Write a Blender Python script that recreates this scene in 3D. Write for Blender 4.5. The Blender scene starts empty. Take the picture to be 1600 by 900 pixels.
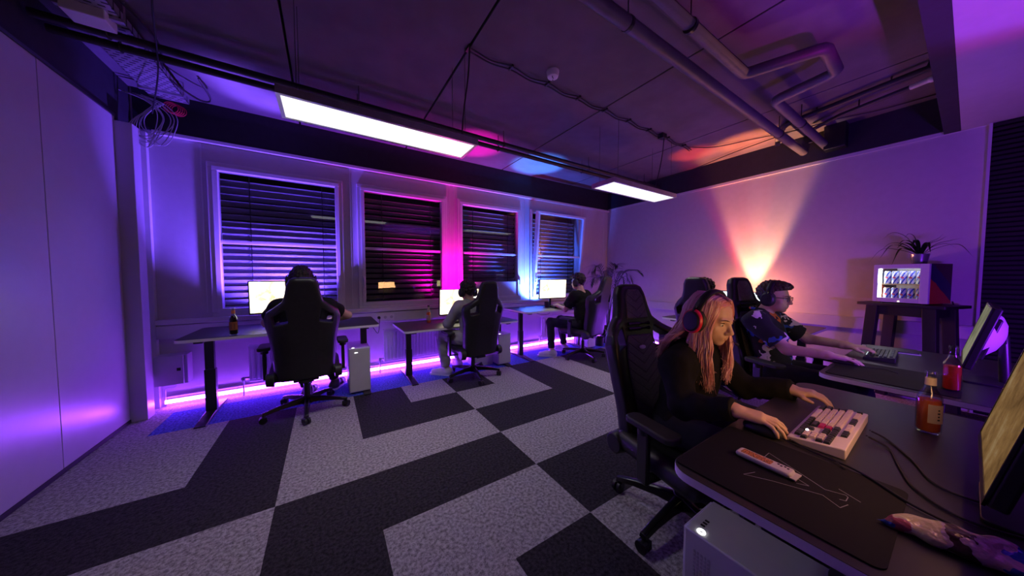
import bpy, bmesh, math, random
import numpy as np
from mathutils import Vector, Matrix, Euler, noise as mnoise
random.seed(7)
np.random.seed(7)
SC = bpy.context.scene
COL = SC.collection
R = math.radians
def V(*a): return Vector(a)

# ------------------------------------------------------------------ materials
def srgb(r, g, b):
    def f(c):
        c /= 255.0
        return c / 12.92 if c <= 0.04045 else ((c + 0.055) / 1.055) ** 2.4
    return (f(r), f(g), f(b))

class NT:
    def __init__(self, name):
        self.m = bpy.data.materials.new(name)
        self.m.use_nodes = True
        self.t = self.m.node_tree
        self.t.nodes.clear()
        self.out = self.t.nodes.new('ShaderNodeOutputMaterial')
    def n(self, kind, **kw):
        nd = self.t.nodes.new(kind)
        for k, v in kw.items():
            if k in nd.inputs:
                nd.inputs[k].default_value = v
            else:
                setattr(nd, k, v)
        return nd
    def l(self, a, ao, b, bi):
        self.t.links.new(a.outputs[ao], b.inputs[bi])
    def ramp(self, stops, interp='LINEAR'):
        r = self.n('ShaderNodeValToRGB')
        r.color_ramp.interpolation = interp
        el = r.color_ramp.elements
        while len(el) < len(stops): el.new(0.5)
        for e, (p, c) in zip(el, stops):
            e.position = p
            e.color = (*c, 1) if len(c) == 3 else c
        return r
    def math(self, op, a=None, b=None, va=None, vb=None):
        m = self.n('ShaderNodeMath', operation=op)
        if a: self.l(a[0], a[1], m, 0)
        if b: self.l(b[0], b[1], m, 1)
        if va is not None: m.inputs[0].default_value = va
        if vb is not None: m.inputs[1].default_value = vb
        return m

def mat(name, col, rough=0.5, metal=0.0, spec=0.5, var=0.08, scale=14.0, bump=0.0, bscale=None,
        coat=0.0, sheen=0.0, stretch=None):
    n = NT(name)
    b = n.n('ShaderNodeBsdfPrincipled')
    b.inputs['Roughness'].default_value = rough
    b.inputs['Metallic'].default_value = metal
    b.inputs['Specular IOR Level'].default_value = spec
    b.inputs['Coat Weight'].default_value = coat
    if sheen: b.inputs['Sheen Weight'].default_value = sheen
    tc = n.n('ShaderNodeTexCoord')
    src = (tc, 'Object')
    if stretch:
        mp = n.n('ShaderNodeMapping')
        mp.inputs['Scale'].default_value = stretch
        n.l(tc, 'Object', mp, 'Vector')
        src = (mp, 'Vector')
    nz = n.n('ShaderNodeTexNoise', Scale=scale, Detail=4.0)
    n.l(src[0], src[1], nz, 'Vector')
    lo = tuple(c * (1 - var) for c in col)
    hi = tuple(min(1, c * (1 + var)) for c in col)
    r = n.ramp([(0.3, lo), (0.7, hi)])
    n.l(nz, 'Fac', r, 'Fac')
    n.l(r, 'Color', b, 'Base Color')
    if bump:
        nb = n.n('ShaderNodeTexNoise', Scale=bscale or scale * 6, Detail=3.0)
        n.l(src[0], src[1], nb, 'Vector')
        bp = n.n('ShaderNodeBump', Strength=bump, Distance=0.01)
        n.l(nb, 'Fac', bp, 'Height')
        n.l(bp, 'Normal', b, 'Normal')
    n.l(b, 'BSDF', n.out, 'Surface')
    return n.m

def emis(name, col, strength, var=0.0, scale=6.0):
    n = NT(name)
    e = n.n('ShaderNodeEmission', Strength=strength)
    tc = n.n('ShaderNodeTexCoord')
    nz = n.n('ShaderNodeTexNoise', Scale=scale, Detail=3.0)
    n.l(tc, 'Object', nz, 'Vector')
    r = n.ramp([(0.35, tuple(c * (1 - var) for c in col)), (0.65, col)])
    n.l(nz, 'Fac', r, 'Fac')
    n.l(r, 'Color', e, 'Color')
    n.l(e, 'Emission', n.out, 'Surface')
    return n.m

def glass_mat(name, col=(1, 1, 1), refl=0.06, rough=0.02, f0=1.5):
    """thin clear pane: see-through with a fresnel mirror on top"""
    n = NT(name)
    t = n.n('ShaderNodeBsdfTransparent'); t.inputs['Color'].default_value = (*col, 1)
    g = n.n('ShaderNodeBsdfGlossy', Roughness=rough)
    lw = n.n('ShaderNodeLayerWeight', Blend=0.5)          # Schlick reflectance, same from both sides
    p5 = n.math('POWER', (lw, 'Facing'), vb=5.0); ml = n.math('MULTIPLY', (p5, 'Value'), vb=1 - refl); fr = n.math('ADD', (ml, 'Value'), vb=refl)
    mx = n.n('ShaderNodeMixShader')
    n.l(fr, 'Value', mx, 'Fac'); n.l(t, 'BSDF', mx, 1); n.l(g, 'BSDF', mx, 2)
    n.l(mx, 'Shader', n.out, 'Surface')
    return n.m

# ------------------------------------------------------------------ objects
def link_mesh(name, me, m=None, parent=None):
    o = bpy.data.objects.new(name, me)
    COL.objects.link(o)
    if m is not None:
        for mm in (m if isinstance(m, (list, tuple)) else [m]):
            me.materials.append(mm)
    if parent is not None: o.parent = parent
    return o

def tag(o, label=None, cat=None, group=None, kind=None):
    if label: o['label'] = label
    if cat: o['category'] = cat
    if group: o['group'] = group
    if kind: o['kind'] = kind
    return o

def thing(name, label, cat, loc=(0, 0, 0), rz=0.0, group=None):
    o = bpy.data.objects.new(name, None)
    COL.objects.link(o)
    o.empty_display_size = 0.1
    o.location = loc
    o.rotation_euler = (0, 0, rz)
    return tag(o, label, cat, group)

def copy_tree(o, parent=None):
    c = o.copy(); COL.objects.link(c)
    if parent is not None: c.parent = parent
    for ch in list(o.children): copy_tree(ch, c)
    return c

def frame_from(d):
    d = Vector(d).normalized()
    a = Vector((0, 0, 1)) if abs(d.z) < 0.9 else Vector((1, 0, 0))
    s = d.cross(a).normalized()
    return s, s.cross(d).normalized(), d

class MB:
    def __init__(self):
        self.bm = bmesh.new()
    def box(self, c, s, rz=0.0, M=None):
        T = Matrix.Translation(c) @ Matrix.Rotation(rz, 4, 'Z') @ Matrix.Diagonal((s[0], s[1], s[2], 1))
        if M is not None: T = M @ T
        bmesh.ops.create_cube(self.bm, size=1.0, matrix=T)
        return self
    def bx(self, x0, x1, y0, y1, z0, z1):
        return self.box(((x0 + x1) / 2, (y0 + y1) / 2, (z0 + z1) / 2), (abs(x1 - x0), abs(y1 - y0), abs(z1 - z0)))
    def ring(self, c, s, u, r, seg, ph=0.0):
        return [self.bm.verts.new(c + s * (math.cos(ph + 2 * math.pi * i / seg) * r) + u * (math.sin(ph + 2 * math.pi * i / seg) * r)) for i in range(seg)]
    def skin(self, a, b):
        n = len(a)
        for i in range(n):
            self.bm.faces.new((a[i], a[(i + 1) % n], b[(i + 1) % n], b[i]))
    def cyl(self, p0, p1, r0, r1=None, seg=16):
        p0, p1 = Vector(p0), Vector(p1)
        if r1 is None: r1 = r0
        s, u, d = frame_from(p1 - p0)
        a = self.ring(p0, s, u, r0, seg); b = self.ring(p1, s, u, r1, seg)
        self.skin(a, b)
        self.bm.faces.new(a[::-1]); self.bm.faces.new(b)
        return self
    def tube(self, pts, r, seg=8, closed=False):
        pts = [Vector(p) for p in pts]
        n = len(pts)
        rr = r if isinstance(r, (list, tuple)) else [r] * n
        prev = None; rings = []
        for i, p in enumerate(pts):
            if closed: t = pts[(i + 1) % n] - pts[i - 1]
            elif i == 0: t = pts[1] - p
            elif i == n - 1: t = p - pts[i - 1]
            else: t = (pts[i + 1] - p).normalized() + (p - pts[i - 1]).normalized()
            if t.length < 1e-9: t = Vector((0, 0, 1))
            t.normalize()
            if prev is None: s, u, _ = frame_from(t)
            else:
                s = prev - t * prev.dot(t)
                if s.length < 1e-6: s, u, _ = frame_from(t)
                s.normalize(); u = t.cross(s)
            prev = s
            rings.append(self.ring(p, s, u, max(rr[i], 1e-4), seg))
        for a, b in zip(rings, rings[1:]): self.skin(a, b)
        if closed: self.skin(rings[-1], rings[0])
        else:
            self.bm.faces.new(rings[0][::-1]); self.bm.faces.new(rings[-1])
        return self
    def lathe(self, prof, seg=24, c=(0, 0, 0), M=None):
        c = Vector(c); rings = []
        for r, z in prof:
            vs = []
            for i in range(seg):
                a = 2 * math.pi * i / seg
                p = c + Vector((r * math.cos(a), r * math.sin(a), z))
                vs.append(self.bm.verts.new(M @ p if M is not None else p))
            rings.append(vs)
        for a, b in zip(rings, rings[1:]): self.skin(a, b)
        self.bm.faces.new(rings[0][::-1]); self.bm.faces.new(rings[-1])
        return self
    def prism(self, poly, z0, z1, M=None):
        f = lambda p: (M @ p) if M is not None else p
        a = [self.bm.verts.new(f(Vector((x, y, z0)))) for x, y in poly]
        b = [self.bm.verts.new(f(Vector((x, y, z1)))) for x, y in poly]
        self.skin(a, b)
        self.bm.faces.new(a[::-1]); self.bm.faces.new(b)
        return self
    def sphere(self, c, s, seg=16, M=None):
        if not isinstance(s, (tuple, list)): s = (s, s, s)
        T = Matrix.Translation(c) @ (M if M is not None else Matrix.Identity(4)) @ Matrix.Diagonal((*s, 1))
        bmesh.ops.create_uvsphere(self.bm, u_segments=seg, v_segments=max(6, seg // 2), radius=1.0, matrix=T)
        return self
    def quad(self, a, b, c, d):
        self.bm.faces.new([self.bm.verts.new(Vector(p)) for p in (a, b, c, d)])
        return self
    def mesh(self, name, smooth=35):
        bmesh.ops.recalc_face_normals(self.bm, faces=self.bm.faces[:])
        me = bpy.data.meshes.new(name)
        self.bm.to_mesh(me); self.bm.free()
        if smooth:
            me.polygons.foreach_set('use_smooth', [True] * len(me.polygons))
            me.set_sharp_from_angle(angle=R(smooth))
        return me
    def build(self, name, m, parent=None, smooth=35, bevel=0.0, seg=2):
        o = link_mesh(name, self.mesh(name, smooth), m, parent)
        if bevel:
            bv = o.modifiers.new('bevel', 'BEVEL')
            bv.width = bevel; bv.segments = seg; bv.limit_method = 'ANGLE'; bv.angle_limit = R(40)
            bv.harden_normals = False
        return o

def round_rect(x0, x1, y0, y1, r, n=6):
    pts = []
    for cx, cy, a0 in ((x1 - r, y1 - r, 0), (x0 + r, y1 - r, 90), (x0 + r, y0 + r, 180), (x1 - r, y0 + r, 270)):
        for i in range(n + 1):
            a = R(a0 + 90 * i / n)
            pts.append((cx + r * math.cos(a), cy + r * math.sin(a)))
    return pts

def struct(o, label=None):
    o['kind'] = 'structure'
    if label: o['label'] = label
    return o

def arc(pts, n=6):
    """Catmull-Rom through points"""
    P = [Vector(p) for p in pts]
    P = [P[0] * 2 - P[1]] + P + [P[-1] * 2 - P[-2]]
    out = []
    for i in range(1, len(P) - 2):
        for k in range(n):
            t = k / n
            a, b, c, d = P[i - 1], P[i], P[i + 1], P[i + 2]
            out.append(0.5 * ((2 * b) + (c - a) * t + (2 * a - 5 * b + 4 * c - d) * t * t + (3 * b - a - 3 * c + d) * t ** 3))
    out.append(P[-2])
    return out

# ------------------------------------------------------------------ implicit surfaces (numpy)
class Field:
    """signed distance grid, filled shape by shape, meshed with surface nets"""
    def __init__(self, lo, hi, h):
        self.lo = np.array(lo, float); self.h = h
        self.n = np.ceil((np.array(hi, float) - self.lo) / h).astype(int) + 1
        self.v = np.full(self.n, 1.0, np.float32)
    def sub(self, lo, hi, m):
        a = np.clip(np.floor((np.array(lo) - m - self.lo) / self.h).astype(int), 0, self.n)
        b = np.clip(np.ceil((np.array(hi) + m - self.lo) / self.h).astype(int) + 1, 0, self.n)
        if np.any(b <= a): return None, None
        ax = [self.lo[i] + self.h * np.arange(a[i], b[i]) for i in range(3)]
        P = np.stack(np.meshgrid(*ax, indexing='ij'), -1)
        return tuple(slice(a[i], b[i]) for i in range(3)), P
    @staticmethod
    def smin(a, b, k):
        if k <= 0: return np.minimum(a, b)
        hh = np.clip(0.5 + 0.5 * (b - a) / k, 0, 1)
        return b + (a - b) * hh - k * hh * (1 - hh)
    def put(self, sl, d, k, op):
        cur = self.v[sl]
        if op == 'add': self.v[sl] = self.smin(cur, d, k)
        elif op == 'cut': self.v[sl] = -self.smin(-cur, d, k)
        elif op == 'and': self.v[sl] = np.maximum(cur, d)
    def cap(self, p0, p1, r0, r1=None, k=0.02, op='add', flat=1.0):
        p0 = np.array(p0, float); p1 = np.array(p1, float)
        if r1 is None: r1 = r0
        rm = max(r0, r1)
        sl, P = self.sub(np.minimum(p0, p1) - rm, np.maximum(p0, p1) + rm, k + 2.5 * self.h)
        if sl is None: return self
        ba = p1 - p0; L = max(ba @ ba, 1e-12)
        t = np.clip(((P - p0) @ ba) / L, 0, 1)
        d = np.linalg.norm(P - p0 - t[..., None] * ba, axis=-1) - (r0 + (r1 - r0) * t)
        self.put(sl, d, k, op); return self
    def ell(self, c, r, axes=None, k=0.02, op='add'):
        c = np.array(c, float); r = np.array(r, float); rm = r.max()
        sl, P = self.sub(c - rm, c + rm, k + 2.5 * self.h)
        if sl is None: return self
        Q = P - c
        if axes is not None: Q = Q @ np.array(axes, float).T
        k0 = np.linalg.norm(Q / r, axis=-1); k1 = np.linalg.norm(Q / (r * r), axis=-1)
        d = np.where(k1 > 1e-9, k0 * (k0 - 1) / np.maximum(k1, 1e-9), -r.min())
        self.put(sl, d, k, op); return self
    def rbox(self, c, half, rad, axes=None, k=0.01, op='add'):
        c = np.array(c, float); half = np.array(half, float); rm = np.linalg.norm(half)
        sl, P = self.sub(c - rm, c + rm, k + 2.5 * self.h)
        if sl is None: return self
        Q = P - c
        if axes is not None: Q = Q @ np.array(axes, float).T
        q = np.abs(Q) - (half - rad)
        d = np.linalg.norm(np.maximum(q, 0), axis=-1) + np.minimum(q.max(-1), 0) - rad
        self.put(sl, d, k, op); return self
    def plane(self, p, nrm, lo=None, hi=None):
        """keep only the side the normal points away from"""
        p = np.array(p, float); nrm = np.array(nrm, float); nrm = nrm / np.linalg.norm(nrm)
        lo = self.lo if lo is None else lo
        hi = self.lo + self.h * self.n if hi is None else hi
        sl, P = self.sub(lo, hi, 0)
        if sl is None: return self
        self.put(sl, (P - p) @ nrm, 0, 'and'); return self
    def mesh(self, name, origin=(0, 0, 0), smooth=0):
        v = self.v; h = self.h
        s = v < 0
        cnt = np.zeros(np.array(v.shape) - 1, np.int8)
        cor = [(i, j, k) for i in (0, 1) for j in (0, 1) for k in (0, 1)]
        def cs(a, c): return a[c[0]:a.shape[0] - 1 + c[0], c[1]:a.shape[1] - 1 + c[1], c[2]:a.shape[2] - 1 + c[2]]
        for c in cor: cnt += cs(s, c)
        act = (cnt > 0) & (cnt < 8)
        idx = np.full(act.shape, -1, np.int64)
        ii = np.argwhere(act); idx[act] = np.arange(len(ii))
        pos = np.zeros((len(ii), 3)); num = np.zeros(len(ii))
        vals = {c: cs(v, c)[act] for c in cor}
        for a in cor:
            for ax in range(3):
                if a[ax]: continue
                b = list(a); b[ax] = 1; b = tuple(b)
                va, vb = vals[a], vals[b]
                cr = (va < 0) != (vb < 0)
                t = np.where(cr, va / np.where(cr, va - vb, 1), 0)
                p = np.array(a, float)[None] + np.zeros((len(ii), 3)); p[:, ax] += t
                pos += p * cr[:, None]; num += cr
        verts = self.lo + h * (ii + pos / np.maximum(num, 1)[:, None])
        quads = []
        for ax in range(3):
            o1, o2 = [(1, 2), (2, 0), (0, 1)][ax]
            sa = [slice(1, -1)] * 3; sb = [slice(1, -1)] * 3
            sa[ax] = slice(0, -1); sb[ax] = slice(1, None)
            A = s[tuple(sa)]; B = s[tuple(sb)]
            e = np.argwhere(A != B)
            if not len(e): continue
            e0 = e.copy(); e0[:, o1] += 1; e0[:, o2] += 1
            ins = A[tuple(e.T)]
            q = []
            for d1, d2 in ((0, 0), (-1, 0), (-1, -1), (0, -1)):
                c = e0.copy(); c[:, o1] += d1; c[:, o2] += d2
                q.append(idx[tuple(c.T)])
            q = np.stack(q, 1)
            q[~ins] = q[~ins][:, ::-1]
            quads.append(q)
        quads = np.concatenate(quads); quads = quads[(quads >= 0).all(1)]
        for _ in range(smooth):
            acc = np.zeros_like(verts); n_ = np.zeros(len(verts))
            for a, b in ((0, 1), (1, 2), (2, 3), (3, 0)):
                np.add.at(acc, quads[:, a], verts[quads[:, b]]); np.add.at(n_, quads[:, a], 1)
                np.add.at(acc, quads[:, b], verts[quads[:, a]]); np.add.at(n_, quads[:, b], 1)
            verts = verts * 0.5 + 0.5 * acc / np.maximum(n_, 1)[:, None]
        verts = verts - np.array(origin, float)
        me = bpy.data.meshes.new(name)
        me.vertices.add(len(verts)); me.vertices.foreach_set('co', verts.astype(np.float32).ravel())
        me.loops.add(len(quads) * 4); me.loops.foreach_set('vertex_index', quads.astype(np.int32).ravel())
        me.polygons.add(len(quads))
        me.polygons.foreach_set('loop_start', np.arange(0, len(quads) * 4, 4, dtype=np.int32))
        me.polygons.foreach_set('use_smooth', np.ones(len(quads), bool))
        me.update(calc_edges=True); me.validate()
        return me

def poly_sdf(px, py, poly):
    """signed distance to a 2-D polygon"""
    n = len(poly); d = np.full(px.shape, 1e9); sgn = np.ones(px.shape)
    for i in range(n):
        ax, ay = poly[i]; bx, by = poly[i - 1]
        ex, ey = bx - ax, by - ay
        wx, wy = px - ax, py - ay
        t = np.clip((wx * ex + wy * ey) / (ex * ex + ey * ey), 0, 1)
        d = np.minimum(d, (wx - ex * t) ** 2 + (wy - ey * t) ** 2)
        c1 = py >= ay; c2 = py < by; c3 = ex * wy > ey * wx
        flip = (c1 & c2 & c3) | (~c1 & ~c2 & ~c3)
        sgn = np.where(flip, -sgn, sgn)
    return sgn * np.sqrt(d)
# ================================================================== palette
M = {}
M['wall'] = mat('white_wall_paint', (0.52, 0.51, 0.53), 0.75, bump=0.04, var=0.03)
M['wall_gloss'] = mat('white_partition_laminate', (0.46, 0.45, 0.48), 0.34, var=0.02, spec=0.5, bump=0.02, bscale=60)
M['frame'] = mat('white_window_plastic', (0.62, 0.62, 0.64), 0.42, var=0.02)
M['slab'] = mat('grey_ceiling_paint', (0.125, 0.112, 0.122), 0.9, bump=0.10, var=0.12, scale=5, bscale=120)
M['beam'] = mat('dark_beam_paint', (0.018, 0.019, 0.028), 0.8, var=0.15, bump=0.05)
M['soffit'] = mat('pale_soffit_board', (0.38, 0.38, 0.40), 0.85, var=0.03)
M['black'] = mat('black_plastic', (0.012, 0.012, 0.014), 0.45, var=0.1)
M['black_metal'] = mat('black_powder_coat', (0.014, 0.014, 0.016), 0.35, var=0.1, spec=0.6)
M['pipe'] = mat('grey_pipe_lagging', (0.10, 0.09, 0.11), 0.5, var=0.15, bump=0.08, scale=9)
M['dark_pipe'] = mat('dark_painted_pipe', (0.02, 0.02, 0.026), 0.5, var=0.1)
M['cable'] = mat('black_cable', (0.012, 0.011, 0.013), 0.5)
M['grey_cable'] = mat('grey_cable', (0.42, 0.42, 0.46), 0.5)
M['red_cable'] = mat('red_cable', (0.5, 0.02, 0.05), 0.5)
M['steel'] = mat('galvanised_steel', (0.5, 0.5, 0.53), 0.4, metal=0.8, var=0.12)
M['white_plastic'] = mat('white_plastic', (0.7, 0.7, 0.72), 0.45, var=0.02)
M['slat_wood'] = mat('dark_slat_wood', (0.012, 0.010, 0.010), 0.7, var=0.3, scale=4, stretch=(1, 0.2, 8))
M['felt'] = mat('black_felt', (0.006, 0.006, 0.007), 0.95)
M['blind'] = mat('grey_blind_aluminium', (0.52, 0.52, 0.55), 0.5, metal=0.2, var=0.05)
M['pane'] = glass_mat('window_glass', (0.93, 0.95, 0.95), rough=0.015, f0=1.45)

def carpet(name, col, dark):
    n = NT(name)
    b = n.n('ShaderNodeBsdfPrincipled'); b.inputs['Roughness'].default_value = 0.97
    b.inputs['Specular IOR Level'].default_value = 0.15
    tc = n.n('ShaderNodeTexCoord')
    a = n.n('ShaderNodeTexNoise', Scale=230.0, Detail=3.0, Roughness=0.7)
    c = n.n('ShaderNodeTexNoise', Scale=60.0, Detail=2.0)
    n.l(tc, 'Object', a, 'Vector'); n.l(tc, 'Object', c, 'Vector')
    mx = n.math('ADD', (a, 'Fac'), (c, 'Fac')); h = n.math('MULTIPLY', (mx, 'Value'), vb=0.5)
    r = n.ramp([(0.38, dark), (0.60, col)])
    n.l(h, 'Value', r, 'Fac'); n.l(r, 'Color', b, 'Base Color')
    bp = n.n('ShaderNodeBump', Strength=0.8, Distance=0.006)
    n.l(h, 'Value', bp, 'Height'); n.l(bp, 'Normal', b, 'Normal')
    n.l(b, 'BSDF', n.out, 'Surface')
    return n.m
M['carpet_light'] = carpet('light_grey_carpet_tile', (0.49, 0.455, 0.475), (0.13, 0.118, 0.126))
M['carpet_dark'] = carpet('charcoal_carpet_tile', (0.052, 0.046, 0.052), (0.011, 0.0095, 0.011))
M['carpet_blue'] = carpet('blue_carpet_tile', (0.12, 0.18, 0.80), (0.015, 0.022, 0.16))

YW = 4.36      # window wall
XR = 5.28      # right wall
XL = -1.52     # partition wall
ZC = 3.12      # slab
ZS = 2.74      # top of the white walls
YB = -2.6      # room end behind the camera

# ------------------------------------------------------------------ floor: half-metre carpet tiles
PAT = {  # row start y : string of tiles from x=-1.78
    4.1: 'LLLLLLLLLLLLLLL', 3.6: 'LBBBBBBBBBBBBBB', 3.1: 'LLDLDLDLDLDDLLD', 2.6: 'LLDLDDLLDLDDLLD',
    2.1: 'DDDLLLDDDLLLDDD', 1.6: 'LLLDDDLLLLDDDLL', 1.1: 'LLLDLLDDDLLLDDL', 0.6: 'DDDDLDLLDDDLLLD',
    0.1: 'LLDDLDLLLDDDLLL', -0.4: 'LLLDDDDLLLLDDDL', -0.9: 'DDLLLDDDDLLLLDD', -1.4: 'LDDDLLLDDDLLLLD',
    -1.9: 'LLDDDLLLDDDDLLL', -2.4: 'DLLLDDDLLLDDDLL', -2.9: 'LLLDDDLLLDDDLLL'}
bm = bmesh.new(); mi = {'L': 0, 'D': 1, 'B': 2}
for y0, row in PAT.items():
    for i, ch in enumerate(row):
        x0 = -1.78 + 0.5 * i
        q = [bm.verts.new((x0 + dx, y0 + dy, 0)) for dx, dy in ((0, 0), (0.5, 0), (0.5, 0.5), (0, 0.5))]
        f = bm.faces.new(q); f.material_index = mi[ch]
bmesh.ops.remove_doubles(bm, verts=bm.verts[:], dist=1e-4)
r = bmesh.ops.extrude_face_region(bm, geom=bm.faces[:])
bmesh.ops.translate(bm, verts=[v for v in r['geom'] if isinstance(v, bmesh.types.BMVert)], vec=(0, 0, -0.05))
bmesh.ops.recalc_face_normals(bm, faces=bm.faces[:])
me = bpy.data.meshes.new('floor'); bm.to_mesh(me); bm.free()
struct(link_mesh('floor', me, [M['carpet_light'], M['carpet_dark'], M['carpet_blue']]),
       'carpet floor of light grey, charcoal and blue half metre tiles')

# ------------------------------------------------------------------ ceiling: slabs with dark joints between
b = MB()
js = [-1.7, -0.22, 0.99, 2.56, 4.13, 5.5]
for a, c in zip(js, js[1:]):
    b.bx(a + 0.008, c - 0.008, YB, YW + 0.25, ZC, ZC + 0.16)
struct(b.build('ceiling', M['slab'], bevel=0.004), 'dark grey concrete ceiling slabs')
b = MB().bx(-1.9, 5.6, YB - 0.2, YW + 0.25, ZC + 0.10, ZC + 0.3)
struct(b.build('trim_8', M['felt']))
# ------------------------------------------------------------------ window wall
GX = [(-0.95, 0.115), (0.445, 1.49), (1.83, 2.87), (3.24, 4.32)]
GZ0, GZ1 = 0.97, 2.44
OF = 0.085      # frame around the glass
WT = 0.22
b = MB()
b.bx(XL - 0.2, XR + 0.25, YW, YW + WT, 0, GZ0 - OF)
b.bx(XL - 0.2, XR + 0.25, YW, YW + WT, GZ1 + OF, ZC)
xs = [XL - 0.2] + [v for g in GX for v in (g[0] - OF, g[1] + OF)] + [XR + 0.25]
for i in range(0, len(xs), 2):
    b.bx(xs[i], xs[i + 1], YW, YW + WT, GZ0 - OF, GZ1 + OF)
bmesh.ops.remove_doubles(b.bm, verts=b.bm.verts[:], dist=1e-5)
struct(b.build('wall_back', M['wall'], smooth=0), 'white window wall')
# dark beam above it, pale trim line below
struct(MB().bx(XL, XR, YW - 0.02, YW, ZS + 0.005, ZC).build('trim_1', M['beam']), 'dark beam above the windows')
struct(MB().bx(-1.40, XR, YW - 0.045, YW, ZS - 0.03, ZS + 0.005).build('trim_2', M['frame'], bevel=0.004), 'narrow white ledge above the windows')
# vertical trim in the left corner, panel joints between the windows
b = MB()
b.bx(-1.475, -1.435, YW - 0.05, YW, 0, ZS - 0.03)
for x in (-1.075, 0.285, 1.63, 1.70, 3.045, 4.46, 5.13):
    b.bx(x - 0.006, x + 0.006, YW - 0.004, YW, 0.93, ZS - 0.03)
struct(b.build('trim_3', M['frame'], bevel=0.003), 'upright white trims on the window wall')
# sill board and cable duct
struct(MB().bx(-1.435, XR, YW - 0.075, YW, 0.835, 0.885).build('trim_4', M['frame'], bevel=0.006), 'white sill board below the windows')
struct(MB().bx(-1.435, XR, YW - 0.055, YW, 0.69, 0.825).build('trim_5', M['frame'], bevel=0.005), 'white cable duct below the sill')
struct(MB().bx(-1.40, XR, YW - 0.03, YW, 0, 0.10).build('baseboard_back', M['frame'], bevel=0.004))

for k, (x0, x1) in enumerate(GX):
    tilt = (k == 3)
    win = struct(thing('window_%d' % (k + 1), None, None, ((x0 + x1) / 2, YW, GZ0)))
    cx = (x0 + x1) / 2; w = (x1 - x0) / 2; hgt = GZ1 - GZ0
    # fixed outer frame (local to the window)
    b = MB()
    o = OF
    for (a0, a1, c0, c1) in ((-w - o, -w - o + 0.045, -o + 0.045, hgt + o - 0.045), (w + o - 0.045, w + o, -o + 0.045, hgt + o - 0.045),
                             (-w - o, w + o, hgt + o - 0.045, hgt + o), (-w - o, w + o, -o, -o + 0.045)):
        b.bx(a0, a1, -0.03, 0.09, c0, c1)
    b.build('frame', M['frame'], win, bevel=0.005)
    # sash with a mid bar
    b = MB()
    s = 0.045
    for (a0, a1, c0, c1) in ((-w - s, -w, 0, hgt), (w, w + s, 0, hgt),
                             (-w - s, w + s, hgt, hgt + s), (-w - s, w + s, -s, 0)):
        b.bx(a0, a1, -0.04, 0.05, c0, c1)
    zm = 1.69 - GZ0
    b.bx(-w, w, -0.012, 0.03, zm - 0.017, zm + 0.017)
    if k == 2:
        b.bx(-w, w, -0.02, 0.03, 0, 1.22 - GZ0)
    sash = b.build('sash', M['frame'], win, bevel=0.005)
    g = MB().bx(-w, w, 0.008, 0.014, (0.25 if k == 2 else 0), hgt).build('pane', M['pane'], sash, smooth=0)
    hb = MB().box((0, -0.055, 0), (0.03, 0.03, 0.07)).box((0, -0.075, -0.05), (0.02, 0.018, 0.13))
    h = hb.build('handle', M['white_plastic'], sash, bevel=0.005)
    hx = w + 0.022 if k in (0, 2) else -w - 0.022
    h.location = (hx, 0, 1.28 - GZ0)
    if tilt:   # bottom-hung sash tipped into the room
        sash.location = (0, -0.035, 0)
        sash.rotation_euler = (R(5.5), 0, 0)
    # outside blind
    nm = ['first', 'second', 'third', 'fourth']
    bl = thing('venetian_blind', ['grey slatted blind lit blue outside the leftmost window', 'grey slatted blind outside the magenta lit window beside the pillar',
               'grey slatted blind outside the window over the short white panel', 'grey slatted blind outside the tilted window'][k], 'blind',
               (cx, YW + 0.13, GZ0 - 0.05))
    b = MB(); pitch = 0.074; nsl = int((hgt + 0.08) / pitch)
    hid = 0.25 if k == 2 else 0
    for i in range(nsl):
        z = 0.03 + i * pitch
        if z < hid: continue
        rel = i / nsl
        ang = 46 if rel < 0.62 else (30 if rel < 0.88 else 42)
        if k in (1,): ang = 34 if rel < 0.70 else 20
        dy = 0.041 * math.cos(R(ang)); dz = 0.041 * math.sin(R(ang))
        # lower edge toward the room: the upper face catches the light from the room below
        pts = []
        for t, sag in ((-1, 0), (-0.4, 0.005), (0.4, 0.005), (1, 0)):
            pts.append((t * dy, -t * dz * -1 * -1 + sag, t))
        prev = None
        for (yy, zz, t) in [(-dy * 1.12, dz * 1.12, -1), (-0.4 * dy, 0.4 * dz + 0.004, 0), (0.4 * dy, -0.4 * dz + 0.004, 0), (dy * 1.12, -dz * 1.12, 1)]:
            cur = [b.bm.verts.new((-w - 0.03, yy, z + zz)), b.bm.verts.new((w + 0.03, yy, z + zz))]
            if prev: b.bm.faces.new((prev[0], prev[1], cur[1], cur[0]))
            prev = cur
    r = bmesh.ops.solidify(b.bm, geom=b.bm.faces[:], thickness=0.0012)
    b.build('slats', M['blind'], bl, smooth=50)
    for sx in (-0.28 * 2 * w + 0.0, 0.37 * 2 * w):
        MB().cyl((sx, -0.042, 0.0), (sx, -0.042, hgt + 0.05), 0.0045, seg=6).build('ladder_cord', M['cable'], bl)
    MB().bx(-w - 0.03, w + 0.03, -0.03, 0.03, -0.015 + hid, 0.008 + hid).build('bottom_rail', M['blind'], bl, bevel=0.004)

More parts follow.
